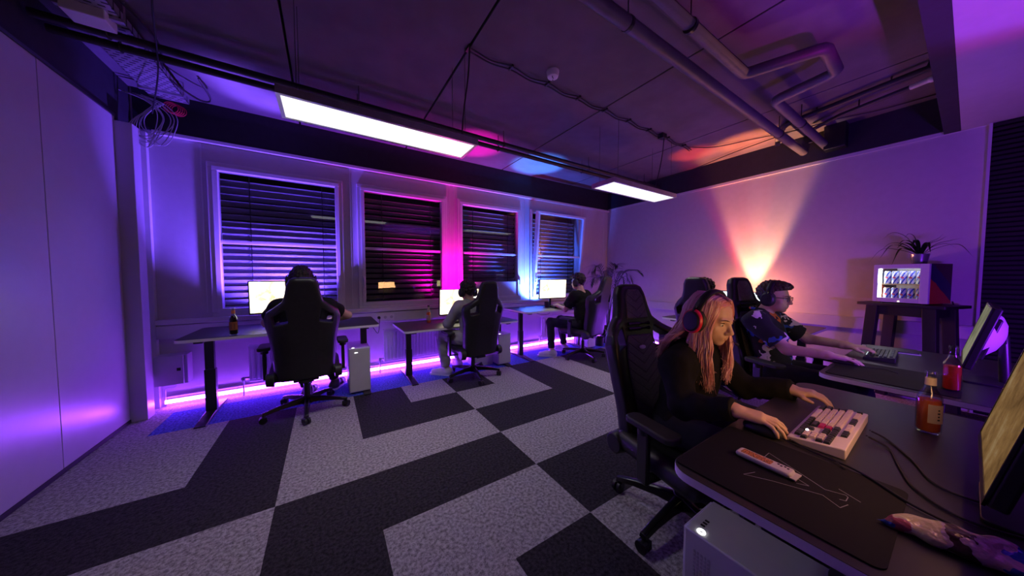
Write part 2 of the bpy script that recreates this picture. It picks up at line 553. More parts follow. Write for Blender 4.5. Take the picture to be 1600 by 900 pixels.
# ------------------------------------------------------------------ partition on the left
b = MB()
for y0, y1 in ((-2.6, 0.83), (0.836, 2.03), (2.036, 3.227), (3.233, 4.04)):
    b.bx(XL - 0.06, XL, y0, y1, 0.03, 2.71)
struct(b.build('wall_left', M['wall_gloss'], smooth=0, bevel=0.002), 'white laminate partition of tall panels')
struct(MB().bx(XL - 0.09, XL - 0.02, YB, 4.04, 0, 2.72).build('trim_6', M['felt'], smooth=0))
struct(MB().bx(XL - 0.3, XL - 0.02, YB, YW, 2.72, ZC).build('trim_7', M['beam'], smooth=0), 'dark band above the partition')
struct(MB().bx(XL - 0.06, XL + 0.012, YB, 4.02, 2.705, 2.725).build('trim_9', M['black_metal'], smooth=0))
struct(MB().bx(XL - 0.04, XL + 0.005, YB, 4.04, 0.0, 0.03).build('baseboard_left', M['black']))
struct(MB().bx(XL - 0.06, -1.415, 4.02, 4.15, 0, 2.67).build('trim_10', M['wall_gloss'], bevel=0.004), 'white post at the end of the partition')
struct(MB().bx(XL - 0.2, XL, 4.15, YW, 0, 2.67).build('trim_11', M['wall']))

# ------------------------------------------------------------------ right wall
struct(MB().bx(XR, XR + 0.2, -0.04, YW, 0, ZC).build('wall_right', M['wall'], smooth=0), 'white wall washed orange and violet')
struct(MB().bx(XR - 0.03, XR, 0.11, YW - 0.02, ZS + 0.03, ZC).build('trim_12', M['beam'], smooth=0), 'dark beam along the right wall')
struct(MB().bx(XR - 0.012, XR, -0.04, YW - 0.02, ZS - 0.005, ZS + 0.03).build('trim_13', M['frame']))
struct(MB().bx(XR - 0.05, XR, -0.03, YW - 0.06, 0.70, 0.84).build('trim_14', M['wall'], bevel=0.005), 'white cable duct on the right wall')
struct(MB().bx(XR - 0.015, XR, -0.03, YW - 0.06, 0, 0.09).build('baseboard_right', M['wall']))
# slatted dark panel
b = MB()
for i in range(62):
    z = 0.02 + i * 0.044
    b.bx(XR - 0.035, XR - 0.012, YB, -0.055, z, z + 0.027)
ps = struct(thing('wall_slats', None, None, (0, 0, 0)), 'dark slatted wall panel beyond the fridge')
b.build('slats', M['slat_wood'], ps, smooth=0)
MB().bx(XR - 0.012, XR + 0.2, YB, -0.045, 0, ZC).build('felt_backing', M['felt'], ps, smooth=0)
struct(MB().bx(XR - 0.045, XR, -0.056, -0.038, 0, ZS).build('trim_15', M['frame']))
# lowered ceiling on the right with its dark edge
struct(MB().bx(XL, XR, YB, 0.105, ZS, ZC).build('ceiling_soffit', M['soffit'], smooth=0), 'pale lowered ceiling at the right')
struct(MB().bx(XL, XR, 0.106, 0.20, ZS, ZC).build('trim_16', M['beam'], smooth=0), 'dark edge of the lowered ceiling')
struct(MB().bx(XL - 0.3, XR + 0.3, YB - 0.15, YB, 0, ZC).build('wall_front', M['slat_wood'], smooth=0))

# ------------------------------------------------------------------ pipes and cables under the slab
def hanger(x, y, z, parent, r=0.034):
    b = MB().cyl((x, y, z + r), (x, y, ZC), 0.004, seg=6)
    ring = [(x, y + math.cos(a) * r, z + math.sin(a) * r) for a in [2 * math.pi * i / 14 for i in range(14)]]
    b.tube(ring, 0.005, 6, closed=True)
    return b.build('hanger', M['black_metal'], parent)
for (y, z, r, lab) in ((3.18, 2.955, 0.026, 'dark ceiling pipe along the windows, the one nearer the room'),
                       (3.32, 2.955, 0.026, 'dark ceiling pipe along the windows, the one nearer the glass')):
    t = thing('ceiling_pipe', lab, 'pipe', (1.85, y, z), group=None)
    MB().cyl((-3.36, 0, 0), (XR - 0.03 - 1.85, 0, 0), r, seg=18).build('pipe', M['dark_pipe'], t)
    for x in (-1.2, 0.30, 1.9, 3.4, 4.8):
        h = hanger(x - 1.85, 0, 0, t, r + 0.006)
        h.data.transform(Matrix.Translation((0, 0, 0)))
        for v in h.data.vertices:
            if v.co.z > 1: v.co.z = ZC - z
t = thing('heating_pipe', 'long straight lagged grey pipe crossing the ceiling to the right wall', 'pipe', (3, 1.225, 2.92))
MB().cyl((-4.4, 0, 0), (XR - 0.03 - 3, 0, 0), 0.042, seg=20).build('lagging', M['pipe'], t)
for x in (-1.35, 1.35):
    b = MB().cyl((x - 0.012, 0, 0), (x + 0.012, 0, 0), 0.046, seg=20).cyl((x, 0, 0.04), (x, 0, ZC - 2.92), 0.004, seg=6)
    b.build('clamp', M['black_metal'], t)
t = thing('heating_pipe', 'lagged grey pipe with a square expansion loop on the ceiling', 'pipe', (3, 1.02, 2.92))
pp = [(-4.4, 0, 0), (-0.17, 0, 0), (-0.17, 0.0, 0), (-0.16, -0.02, 0), (-0.015, -0.40, 0.0), (0.0, -0.415, 0), (0.39, -0.395, 0), (0.41, -0.38, 0),
      (0.485, -0.02, 0), (0.50, 0, 0), (XR - 0.03 - 3, 0, 0)]
# straight runs with mitred corners
run = [(-4.4, 0, 0), (-0.20, 0, 0), (-0.17, -0.012, 0), (-0.155, -0.04, 0), (-0.03, -0.37, 0), (-0.012, -0.40, 0), (0.02, -0.412, 0),
       (0.37, -0.40, 0), (0.40, -0.385, 0), (0.415, -0.35, 0), (0.47, -0.05, 0), (0.485, -0.015, 0), (0.52, 0, 0), (XR - 0.03 - 3, 0, 0)]
MB().tube(run, 0.040, 18).build('lagging', M['pipe'], t)
for x in (-1.0, 1.25):
    b = MB().cyl((x - 0.012, 0, 0), (x + 0.012, 0, 0), 0.044, seg=20).cyl((x, 0, 0.04), (x, 0, ZC - 2.92), 0.004, seg=6)
    b.build('clamp', M['black_metal'], t)
# two conduits along the right wall
t = thing('conduit', 'dark conduit under the slab by the right wall, the one with elbow ends', 'conduit', (4.50, 0.75, 3.06))
MB().tube([(0.33, 0.62, -0.10), (0.27, 0.60, -0.02), (0.16, 0.54, 0), (0.04, 0.48, 0), (-0.02, 0.42, 0), (-0.20, -0.44, 0), (-0.215, -0.50, 0), (-0.215, -0.52, 0.06)], 0.026, 12).build('tube', M['dark_pipe'], t)
for y in (0.2, -0.3):
    MB().cyl((-0.09 + y * 0.24, y, 0), (-0.09 + y * 0.24, y, ZC - 3.06), 0.006, seg=6).build('hanger', M['black_metal'], t)
t = thing('conduit', 'slim dark conduit ending in a pale socket under the slab', 'conduit', (4.68, 0.62, 3.04))
MB().tube([(0.20, 0.46, -0.14), (0.20, 0.46, -0.03), (0.16, 0.42, 0), (0.0, 0.20, 0), (-0.15, -0.26, 0)], 0.02, 12).build('tube', M['dark_pipe'], t)
MB().cyl((-0.15, -0.26, 0), (-0.185, -0.36, 0), 0.024, seg=12).sphere((-0.19, -0.375, 0), 0.03).build('end_socket', M['white_plastic'], t)
MB().cyl((-0.05, 0.06, 0), (-0.05, 0.06, ZC - 3.04), 0.006, seg=6).build('hanger', M['black_metal'], t)
o = MB().bx(-0.07, 0.07, -0.09, 0.09, -0.14, 0.14).build('junction_box', M['black_metal'], bevel=0.006)
o.location = (XR - 0.10, 0.93, ZC - 0.14); tag(o, 'dark junction box on the beam at the end of the two lagged pipes', 'box')
# cables along the slab
t = thing('ceiling_cable', 'sagging twin cable clipped across the slab to the right', 'cable', (2.5, 2.17, ZC))
pts = []
x = 0.98
while x < 4.35:
    pts.append((x - 2.5, 0.0, -0.010)); pts.append((x - 2.5 + 0.2, 0.01, -0.030)); x += 0.40
MB().tube(arc(pts, 4), 0.006, 6).build('cable', M['cable'], t)
MB().tube(arc([(p[0] + 0.02, p[1] + 0.035, p[2] - 0.004 + 0.008 * (i % 2)) for i, p in enumerate(pts)], 4), 0.006, 6).build('cable', M['cable'], t)
for p in pts[::2]:
    MB().box((p[0], 0.017, -0.010), (0.018, 0.07, 0.02)).build('clip', M['black'], t, bevel=0.003)
MB().box((3.64 - 2.5, 0.0, -0.03), (0.09, 0.07, 0.06)).build('junction_block', M['black'], t, bevel=0.004)
o = MB().tube(arc([(4.30, 2.17, ZC - 0.012), (4.55, 1.95, ZC - 0.03), (4.75, 1.6, ZC - 0.012), (4.86, 1.2, ZC - 0.03), (4.95, 0.9, ZC - 0.012), (5.05, 0.6, ZC - 0.02), (5.1, 0.25, ZC - 0.012)], 8), 0.006, 6).build('ceiling_cable', M['cable'])
tag(o, 'thin cable curving along the slab toward the right wall conduits', 'cable')
o = MB().tube(arc([(XR - 0.05, 4.2, ZC - 0.02), (XR - 0.12, 3.4, ZC - 0.05), (XR - 0.12, 2.6, ZC - 0.04), (XR - 0.3, 1.9, ZC - 0.03), (XR - 0.4, 1.25, ZC - 0.02)], 8), 0.006, 6).build('ceiling_cable', M['cable'])
tag(o, 'thin cable running in the corner of slab and right wall beam', 'cable')

# smoke detector
t = thing('smoke_detector', 'round white smoke detector on the ceiling', 'detector', (1.722, 2.04, ZC))
MB().lathe([(0.001, -0.012), (0.055, -0.012), (0.055, 0), (0.001, 0)], 28).build('mounting_plate', M['white_plastic'], t)
MB().lathe([(0.001, -0.062), (0.028, -0.060), (0.046, -0.050), (0.052, -0.030), (0.052, -0.014), (0.001, -0.013)], 28).build('housing', M['white_plastic'], t)
MB().box((-0.01, -0.012, -0.060), (0.034, 0.006, 0.008), 0.6).box((0.012, 0.014, -0.060), (0.008, 0.008, 0.008)).build('sensor_slot', M['black'], t)

# ceiling lights
M['panel_light'] = emis('light_panel_glow', (1.0, 0.95, 1.0), 1.2)
for (x0, x1, lab) in ((-0.225, 1.062, 'long white panel light hanging before the first two windows'),
                      (2.74, 4.03, 'white panel light hanging near the far corner')):
    t = thing('panel_light', lab, 'ceiling light', ((x0 + x1) / 2, 2.345, 2.38))
    w = (x1 - x0) / 2; d = 0.165; e = 0.022
    b = MB()
    b.bx(-w, w, -d, -d + e, 0, 0.045).bx(-w, w, d - e, d, 0, 0.045).bx(-w, -w + e, -d + e, d - e, 0, 0.045).bx(w - e, w, -d + e, d - e, 0, 0.045)
    b.bx(-w, w, -d, d, 0.0455, 0.05)
    b.build('frame', M['steel'], t, smooth=0)
    MB().bx(-w + e, w - e, -d + e, d - e, 0.004, 0.012).build('diffuser', M['panel_light'], t, smooth=0)
    for sx in (-1, 1):
        for sy in (-1, 1):
            MB().cyl((sx * (w - 0.1), sy * (d - 0.03), 0.05), (sx * (w - 0.1), sy * (d - 0.03), ZC - 2.38), 0.0018, seg=6).build('suspension_wire', M['black_metal'], t)
    xe = w - 0.085 if x0 < 0 else -w + 0.90
    MB().tube(arc([(xe - 0.03, -0.10, 0.05), (xe - 0.035, -0.16, 0.25), (xe - 0.01, -0.19, 0.50), (xe, -0.2, 0.735)], 6), 0.0055, 6).build('power_cable', M['cable'], t)

# left corner: cable tray, box, loose cables
def perforated():
    n = NT('perforated_steel')
    b = n.n('ShaderNodeBsdfPrincipled'); b.inputs['Roughness'].default_value = 0.4; b.inputs['Metallic'].default_value = 0.7
    tc = n.n('ShaderNodeTexCoord')
    br = n.n('ShaderNodeTexBrick', Scale=1.0); br.inputs['Brick Width'].default_value = 0.055; br.inputs['Row Height'].default_value = 0.036; br.inputs['Mortar Size'].default_value = 0.012
    br.inputs['Color1'].default_value = (0.02, 0.02, 0.025, 1); br.inputs['Color2'].default_value = (0.03, 0.03, 0.035, 1); br.inputs['Mortar'].default_value = (0.5, 0.5, 0.53, 1)
    n.l(tc, 'Object', br, 'Vector'); n.l(br, 'Color', b, 'Base Color'); n.l(b, 'BSDF', n.out, 'Surface'); return n.m
M['perforated'] = perforated()
t = thing('cable_tray', 'perforated steel cable tray above the post in the left corner', 'cable tray', (-1.22, 3.55, 3.0))
b = MB()
b.bx(-0.13, 0.13, -0.75, 0.62, 0, 0.004); b.bx(-0.13, -0.126, -0.75, 0.62, 0, 0.05); b.bx(0.126, 0.13, -0.75, 0.62, 0, 0.05)
b.build('tray', M['perforated'], t, smooth=0)
for y in (-0.5, 0.45):
    MB().bx(-0.14, 0.14, y - 0.015, y + 0.015, -0.02, -0.001).cyl((-0.14, y, 0), (-0.14, y, ZC - 3.0), 0.005, seg=6).cyl((0.14, y, 0), (0.14, y, ZC - 3.0), 0.005, seg=6).build('bracket', M['steel'], t)
o = MB().bx(-0.09, 0.09, -0.07, 0.07, -0.09, 0.09).build('ceiling_box', M['white_plastic'], bevel=0.006)
o.location = (-1.23, 3.06, ZC - 0.09); tag(o, 'pale square box under the slab in the upper left corner', 'box')
t = thing('cable_bundle', 'loose loops of grey cable hanging over the white post', 'cables', (-1.40, 4.16, 2.70))
rnd = random.Random(3)
for i in range(9):
    a = rnd.uniform(-0.06, 0.10); w_ = rnd.uniform(0.05, 0.15); dp = rnd.uniform(0.04, 0.20)
    pts = [(-0.08 + a, 0.02, 0.30), (0.04 + a + w_ * 0.4, 0.0, 0.24), (0.06 + a + w_, -0.02, 0.10), (0.02 + a + w_ * 0.6, -0.03, -dp),
           (-0.02 + a, -0.02, -dp * 0.6), (-0.02 + a * 0.4, 0.01, 0.08), (0.06 + w_ * 0.5, 0.03, 0.26)]
    MB().tube(arc(pts, 7), 0.0035, 6).build('cable', M['grey_cable'], t)
o = MB()
for k in range(5):
    o.tube([(0.035 * k * 0.3 + 0.05 * math.cos(a), 0.012 * k, 0.05 * math.sin(a)) for a in [2 * math.pi * i / 20 for i in range(20)]], 0.004, 6, closed=True)
o = o.build('cable_coil', M['red_cable'], t); o.location = (0.17, 0.05, 0.25); o['label'] = 'coil of red cable'
o = MB().tube(arc([(-1.10, 2.95, ZC - 0.01), (-1.02, 3.3, ZC - 0.05), (-1.10, 3.7, ZC - 0.10), (-0.98, 3.95, ZC - 0.14), (-0.90, 4.0, ZC - 0.10), (-0.93, 3.8, ZC - 0.02)], 8), 0.008, 6).build('ceiling_cable', M['cable'])
tag(o, 'thick dark cable curling under the slab beside the cable tray', 'cable')
o = MB().tube(arc([(-0.83, 2.7, ZC - 0.01), (-0.86, 2.75, 2.98), (-1.05, 3.4, 2.9), (-1.30, 4.05, 2.80)], 8), 0.005, 6).build('ceiling_cable', M['cable'])
tag(o, 'dark cable hanging from the slab down to the grey loops', 'cable')

# ------------------------------------------------------------------ things on the window wall
t = thing('electrical_cabinet', 'white electrical cabinet on the wall below the first desk', 'cabinet', (-1.33, 4.28, 0.24))
MB().bx(-0.10, 0.125, -0.055, 0.075, 0, 0.295).build('body', M['wall_gloss'], t, bevel=0.004)
MB().bx(-0.10, 0.10, -0.078, -0.056, 0.004, 0.291).build('door', M['wall_gloss'], t, bevel=0.003)
MB().bx(0.055, 0.083, -0.082, -0.077, 0.14, 0.17).build('lock', M['black'], t, bevel=0.002)
MB().tube(arc([(0.03, 0.0, 0), (0.02, -0.02, -0.03), (-0.04, -0.02, -0.035), (-0.06, 0.02, -0.1), (-0.07, 0.05, -0.2)], 6), 0.004, 6).build('cable', M['grey_cable'], t)

def radiator(x0, x1, z0, z1, lab):
    t = thing('radiator', lab, 'radiator', ((x0 + x1) / 2, YW - 0.06, z0))
    w = (x1 - x0) / 2; h = z1 - z0
    b = MB().bx(-w, w, -0.03, 0.0, 0, h)
    n = int(2 * w / 0.045)
    for i in range(n):
        x = -w + 0.02 + (i + 0.5) * (2 * w - 0.04) / n
        b.bx(x - 0.013, x + 0.013, -0.045, -0.029, 0.03, h - 0.03)
    b.build('panel', M['frame'], t, bevel=0.006)
    MB().bx(-w - 0.005, w + 0.005, -0.05, 0.03, h, h + 0.012).build('top_grille', M['frame'], t, bevel=0.003)
    MB().cyl((-w - 0.05, -0.02, -z0), (-w - 0.05, -0.02, 0.05), 0.008, seg=8).cyl((-w - 0.06, -0.02, 0.05), (-w, -0.02, 0.05), 0.012, seg=10).cyl((-w - 0.05, -0.05, 0.05), (-w - 0.05, -0.02, 0.05), 0.018, seg=12).build('valve', M['steel'], t)
    return t
radiator(-0.75, 0.10, 0.14, 0.54, 'white ribbed radiator behind the leftmost office chair')
radiator(0.64, 1.80, 0.14, 0.58, 'white ribbed radiator behind the low middle desk')
radiator(3.38, 4.40, 0.14, 0.54, 'white ribbed radiator under the rightmost window desk')

def outlet(x, z, lab, n=3):
    t = thing('power_outlet', lab, 'outlet', (x, YW - 0.055, z))
    MB().bx(-0.04 * n, 0.04 * n, -0.012, 0, -0.045, 0.045).build('plate', M['white_plastic'], t, bevel=0.003)
    for i in range(n):
        MB().cyl((-0.04 * n + 0.04 + 0.08 * i, -0.014, 0), (-0.04 * n + 0.04 + 0.08 * i, -0.011, 0), 0.02, seg=16).build('socket', M['black'] if i == 0 else M['grey_cable'], t)
    return t
t = outlet(0.67, 0.755, 'white triple power outlet on the duct between the first two desks')
MB().cyl((-0.08, -0.05, 0), (-0.08, -0.014, 0), 0.016, seg=12).tube(arc([(-0.08, -0.05, 0), (-0.08, -0.07, -0.03), (-0.10, -0.06, -0.2), (-0.16, -0.05, -0.12)], 6), 0.004, 6).build('plug', M['black'], t)
outlet(2.22, 0.755, 'white power outlet on the duct right of the middle desk', 2)

# glowing strips along the foot of the walls
M['led'] = emis('violet_led_glow', (0.28, 0.048, 1.0), 95.0)
M['led2'] = emis('violet_led_glow_soft', (0.28, 0.045, 1.0), 60.0)
t = thing('led_strip', 'glowing violet strip light along the foot of the window wall', 'strip light', (1.85, YW - 0.05, 0.05))
MB().bx(-3.25, 3.36, 0.008, 0.018, -0.022, 0.022).build('channel', M['white_plastic'], t, smooth=0)
MB().bx(-3.25, 3.36, -0.006, 0.008, -0.016, 0.016).build('diffuser', M['led'], t, smooth=0)
t = thing('led_strip', 'glowing violet strip light along the foot of the right wall', 'strip light', (XR - 0.03, 2.2, 0.05))
MB().bx(0.002, 0.012, -1.3, 2.05, -0.022, 0.022).build('channel', M['white_plastic'], t, smooth=0)
MB().bx(-0.010, 0.002, -1.3, 2.05, -0.016, 0.016).build('diffuser', M['led2'], t, smooth=0)
# ================================================================== gaming chair
M['leather'] = mat('black_leather', (0.013, 0.0125, 0.014), 0.42, spec=0.5, var=0.2, scale=30, bump=0.08, bscale=240)
M['pad_leather'] = mat('soft_black_pad', (0.022, 0.022, 0.022), 0.6, var=0.15)
M['chrome'] = mat('polished_badge_metal', (0.75, 0.75, 0.78), 0.2, metal=1.0)
M['gloss_black'] = mat('gloss_black_alloy', (0.012, 0.012, 0.013), 0.22, spec=0.7)
M['piping'] = mat('grey_seam_piping', (0.10, 0.10, 0.10), 0.6)
def quilt():
    n = NT('quilted_charcoal_fabric')
    b = n.n('ShaderNodeBsdfPrincipled'); b.inputs['Roughness'].default_value = 0.62
    tc = n.n('ShaderNodeTexCoord'); sx = n.n('ShaderNodeSeparateXYZ')
    n.l(tc, 'Object', sx, 'Vector')
    ab = n.math('ABSOLUTE', (sx, 'X'))
    ad = n.math('MULTIPLY', (ab, 'Value'), vb=-0.75); su = n.math('ADD', (sx, 'Z'), (ad, 'Value'))
    fr = n.math('MULTIPLY', (su, 'Value'), vb=1 / 0.055); fm = n.math('FRACT', (fr, 'Value'))
    tri = n.math('SUBTRACT', (fm, 'Value'), vb=0.5); aa = n.math('ABSOLUTE', (tri, 'Value'))
    r1 = n.ramp([(0.40, (1, 1, 1)), (0.5, (0, 0, 0))]); n.l(aa, 'Value', r1, 'Fac')
    nz = n.n('ShaderNodeTexNoise', Scale=380.0, Detail=2.0); n.l(tc, 'Object', nz, 'Vector')
    r = n.ramp([(0.35, (0.075, 0.070, 0.066)), (0.7, (0.21, 0.195, 0.18))]); n.l(nz, 'Fac', r, 'Fac')
    n.l(r, 'Color', b, 'Base Color')
    bp = n.n('ShaderNodeBump', Strength=0.7, Distance=0.006); n.l(r1, 'Color', bp, 'Height'); n.l(bp, 'Normal', b, 'Normal')
    n.l(b, 'BSDF', n.out, 'Surface'); return n.m
M['quilt'] = quilt()

M['fridge_badge'] = mat('silver_badge', (0.70, 0.70, 0.72), 0.45)
def sym(half):
    return [(x, z) for x, z in half] + [(-x, z) for x, z in half[::-1] if x > 1e-6]
BACK_OUT = sym([(0.205, 0.0), (0.228, 0.10), (0.238, 0.25), (0.252, 0.40), (0.272, 0.50), (0.280, 0.57), (0.262, 0.625), (0.195, 0.690),
                (0.146, 0.735), (0.128, 0.80), (0.116, 0.88), (0.092, 0.930), (0.055, 0.945)])
def yc_back(x, z):
    w = np.clip((np.abs(x) - 0.10) / 0.16, 0, 1)
    lum = 0.018 * np.exp(-((z - 0.20) / 0.16) ** 2)
    fade = np.clip((0.76 - z) / 0.12, 0, 1)
    return 0.075 * w * w * fade + lum - 0.012 * np.clip((z - 0.70) / 0.25, 0, 1)
def back_mesh():
    h = 0.0065
    F = Field((-0.31, -0.09, -0.03), (0.31, 0.17, 0.98), h)
    ax = [F.lo[i] + h * np.arange(F.n[i]) for i in range(3)]
    x2, z2 = np.meshgrid(ax[0], ax[2], indexing='ij')
    dp = poly_sdf(x2, z2, BACK_OUT)
    X, Y, Z = np.meshgrid(*ax, indexing='ij')
    t = 0.042 + 0.012 * np.clip((np.abs(X) - 0.13) / 0.08, 0, 1) * np.clip((0.68 - Z) / 0.1, 0, 1)
    dy = np.abs(Y - yc_back(X, Z)) - t
    r = 0.034
    a = np.maximum(dp[:, None, :] + r, 0); c = np.maximum(dy + r, 0)
    d = np.sqrt(a * a + c * c) + np.minimum(np.maximum(dp[:, None, :] + r, dy + r), 0) - r
    # harness openings in both shoulders
    for s in (1, -1):
        hole = [(s * 0.116, 0.560), (s * 0.205, 0.535), (s * 0.212, 0.600), (s * 0.132, 0.662)]
        dh = poly_sdf(x2, z2, hole) - 0.006
        d = np.maximum(d, -(dh[:, None, :] + 0 * d))
    F.v = d.astype(np.float32)
    return F.mesh('backrest', smooth=1)
def panel_mesh(name, poly, off, th):
    """upholstered insert following the front of the backrest"""
    h = 0.005
    xs_ = [p[0] for p in poly]; zs_ = [p[1] for p in poly]
    F = Field((min(xs_) - 0.02, -0.02, min(zs_) - 0.02), (max(xs_) + 0.02, 0.14, max(zs_) + 0.02), h)
    ax = [F.lo[i] + h * np.arange(F.n[i]) for i in range(3)]
    x2, z2 = np.meshgrid(ax[0], ax[2], indexing='ij')
    dp = poly_sdf(x2, z2, poly)[:, None, :]
    X, Y, Z = np.meshgrid(*ax, indexing='ij')
    dy = np.abs(Y - yc_back(X, Z) - off) - th
    r = th * 0.9
    a = np.maximum(dp + r, 0); c = np.maximum(dy + r, 0)
    F.v = (np.sqrt(a * a + c * c) + np.minimum(np.maximum(dp + r, dy + r), 0) - r).astype(np.float32)
    return F.mesh(name, smooth=1)
LUMBAR = sym([(0.095, 0.06), (0.118, 0.30), (0.122, 0.50), (0.100, 0.60), (0.090, 0.615)])
HEADP = sym([(0.088, 0.715), (0.078, 0.80), (0.072, 0.86), (0.045, 0.905)])
def seat_mesh():
    F = Field((-0.33, -0.32, 0.33), (0.33, 0.36, 0.56), 0.0075)
    F.rbox((0, 0.02, 0.425), (0.205, 0.265, 0.05), 0.04, k=0.0)
    for s in (-1, 1):
        F.cap((s * 0.222, -0.19, 0.435), (s * 0.232, 0.22, 0.440), 0.052, 0.056, k=0.03)
    F.cap((-0.17, 0.27, 0.42), (0.17, 0.27, 0.42), 0.045, k=0.03)
    return F.mesh('seat', smooth=1)

RECL = R(11)
def make_chair(label):
    t = thing('gaming_chair', label, 'chair')
    # five-star base
    b = MB()
    for k in range(5):
        a = 2 * math.pi * k / 5 + math.pi / 2
        T = Matrix.Rotation(a, 4, 'Z')
        secs = [(0.02, 0.115, 0.034, 0.030), (0.12, 0.112, 0.026, 0.022), (0.25, 0.098, 0.021, 0.017), (0.350, 0.080, 0.020, 0.013)]
        prev = None
        for (rr, zz, hw, hh) in secs:
            c = [b.bm.verts.new(T @ Vector(p)) for p in ((rr, -hw, zz - hh), (rr, hw, zz - hh), (rr, hw * 0.7, zz + hh * 0.8), (rr, 0, zz + hh), (rr, -hw * 0.7, zz + hh * 0.8))]
            if prev: b.skin(prev, c)
            else: b.bm.faces.new(c[::-1])
            prev = c
        b.bm.faces.new(prev)
    b.cyl((0, 0, 0.075), (0, 0, 0.15), 0.048, 0.040, 24)
    b.build('star_base', M['gloss_black'], t, bevel=0.003)
    wl = MB()
    for s in (-1, 1):
        wl.cyl((s * 0.007, 0, 0.030), (s * 0.024, 0, 0.030), 0.030, seg=20)
    wl.box((0, 0.006, 0.042), (0.056, 0.040, 0.030)).cyl((0, 0, 0.05), (0, 0, 0.085), 0.008, seg=10)
    wme = wl.mesh('caster'); 
    for k in range(5):
        a = 2 * math.pi * k / 5 + math.pi / 2
        c = link_mesh('caster', wme, None, t)
        if k == 0: wme.materials.append(M['black'])
        c.location = (0.342 * math.cos(a), 0.342 * math.sin(a), 0.0005); c.rotation_euler = (0, 0, a + 0.7 * k)
    MB().cyl((0, 0, 0.14), (0, 0, 0.27), 0.030, 0.027, 20).cyl((0, 0, 0.26), (0, 0, 0.36), 0.016, seg=16).build('gas_lift', M['black_metal'], t)
    MB().box((0, 0.0, 0.353), (0.20, 0.30, 0.045)).box((0, -0.17, 0.36), (0.12, 0.12, 0.03)).build('tilt_mechanism', M['black_metal'], t, bevel=0.008)
    MB().cyl((0.10, 0.02, 0.35), (0.27, 0.02, 0.345), 0.007, seg=10).sphere((0.275, 0.02, 0.345), (0.022, 0.014, 0.008)).build('lever', M['black'], t)
    link_mesh('seat', seat_mesh(), M['leather'], t)
    bk = link_mesh('backrest', back_mesh(), M['leather'], t)
    bk.location = (0, -0.235, 0.385); bk.rotation_euler = (RECL, 0, 0)
    link_mesh('lumbar_panel', panel_mesh('lumbar_panel', LUMBAR, 0.040, 0.010), M['quilt'], bk)
    link_mesh('headrest_panel', panel_mesh('headrest_panel', HEADP, 0.040, 0.009), M['quilt'], bk)
    pts = []
    for x, z in LUMBAR:
        pts.append((x * 1.02, float(yc_back(np.array(x), np.array(z))) + 0.046, z))
    pl = MB().tube(pts, 0.0035, 6, closed=True)
    pl.build('piping', M['piping'], bk)
    MB().sphere((0, 0.054, 0.540), (0.027, 0.006, 0.0135), 20).build('badge', M['fridge_badge'], bk)
    # crest pressed into the headrest
    cr = [(-0.017, 0.845), (-0.010, 0.852), (0, 0.848), (0.010, 0.852), (0.017, 0.845), (0.015, 0.822), (0, 0.806), (-0.015, 0.822)]
    yy = 0.0385
    b = MB().tube([(x, yy - 0.001, z) for x, z in cr], 0.0016, 6, closed=True).tube([(x * 0.55, yy - 0.001, 0.83 + (z - 0.83) * 0.55) for x, z in cr], 0.0012, 6, closed=True)
    b.build('crest', M['gloss_black'], bk)
    for z in (0.655, 0.685):
        MB().tube([(-0.085, 0.045, z), (0, 0.049, z), (0.085, 0.045, z)], 0.012, 8).build('neck_fold', M['leather'], bk)
    for s in (-1, 1):
        MB().cyl((s * 0.225, -0.215, 0.415), (s * 0.285, -0.215, 0.415), 0.062, 0.055, 24).build('hinge_cover', M['black'], t, bevel=0.006)
        a = thing('armrest', None, None, (0, 0, 0)); a.parent = t
        del_keys = [k for k in a.keys()]
        b = MB().box((s * 0.315, 0.03, 0.50), (0.028, 0.062, 0.28)).box((s * 0.235, 0.03, 0.365), (0.19, 0.055, 0.014)).cyl((s * 0.315, 0.03, 0.60), (s * 0.315, 0.03, 0.635), 0.030, seg=16)
        b.build('post', M['black_metal'], a, bevel=0.006)
        p = MB().prism(round_rect(s * 0.315 - 0.048, s * 0.315 + 0.048, -0.06, 0.21, 0.035, 5), 0.637, 0.668)
        p.build('pad', M['pad_leather'], a, bevel=0.008)
    return t

chair0 = make_chair('black gaming chair seen square from behind at the leftmost desk')
def turn_base(c, deg):
    k = 0
    for ch in c.children:
        n = ch.name.split('.')[0]
        if n == 'star_base': ch.rotation_euler = (0, 0, R(deg - 90))
        elif n == 'caster':
            a = R(deg + 72 * k)
            ch.location = (0.342 * math.cos(a), 0.342 * math.sin(a), 0.0005); ch.rotation_euler = (0, 0, a + 0.7 * k)
            k += 1
def place_chair(x, y, rz, base, label, src=None, dz=0.0):
    c = src or copy_tree(chair0)
    for ch in c.children:
        if dz and ch.name.split('.')[0] not in ('star_base', 'caster', 'gas_lift'): ch.location.z += dz
    c.location = (x, y, 0); c.rotation_euler = (0, 0, R(rz)); c['label'] = label; c['group'] = 'gaming chairs'
    turn_base(c, base - rz)
    return c
place_chair(1.60, 3.47, 3, 46, 'black gaming chair of the person in the grey hoodie', dz=-0.045)
place_chair(3.50, 3.36, 10, 38, 'black gaming chair of the person in the black t-shirt, by the rightmost window')
chair_w = place_chair(1.60, 0.80, 170, 180, 'nearest black gaming chair, under the person with long pink hair', dz=-0.04)
chair_m = place_chair(3.17, 0.80, 160, 20, 'black gaming chair of the person in the patterned shirt')
place_chair(3.66, 1.54, -90, 30, 'black gaming chair facing the right wall desk, its back toward the room')
place_chair(-0.185, 3.47, 2, 55, 'black gaming chair seen square from behind at the leftmost desk', chair0)

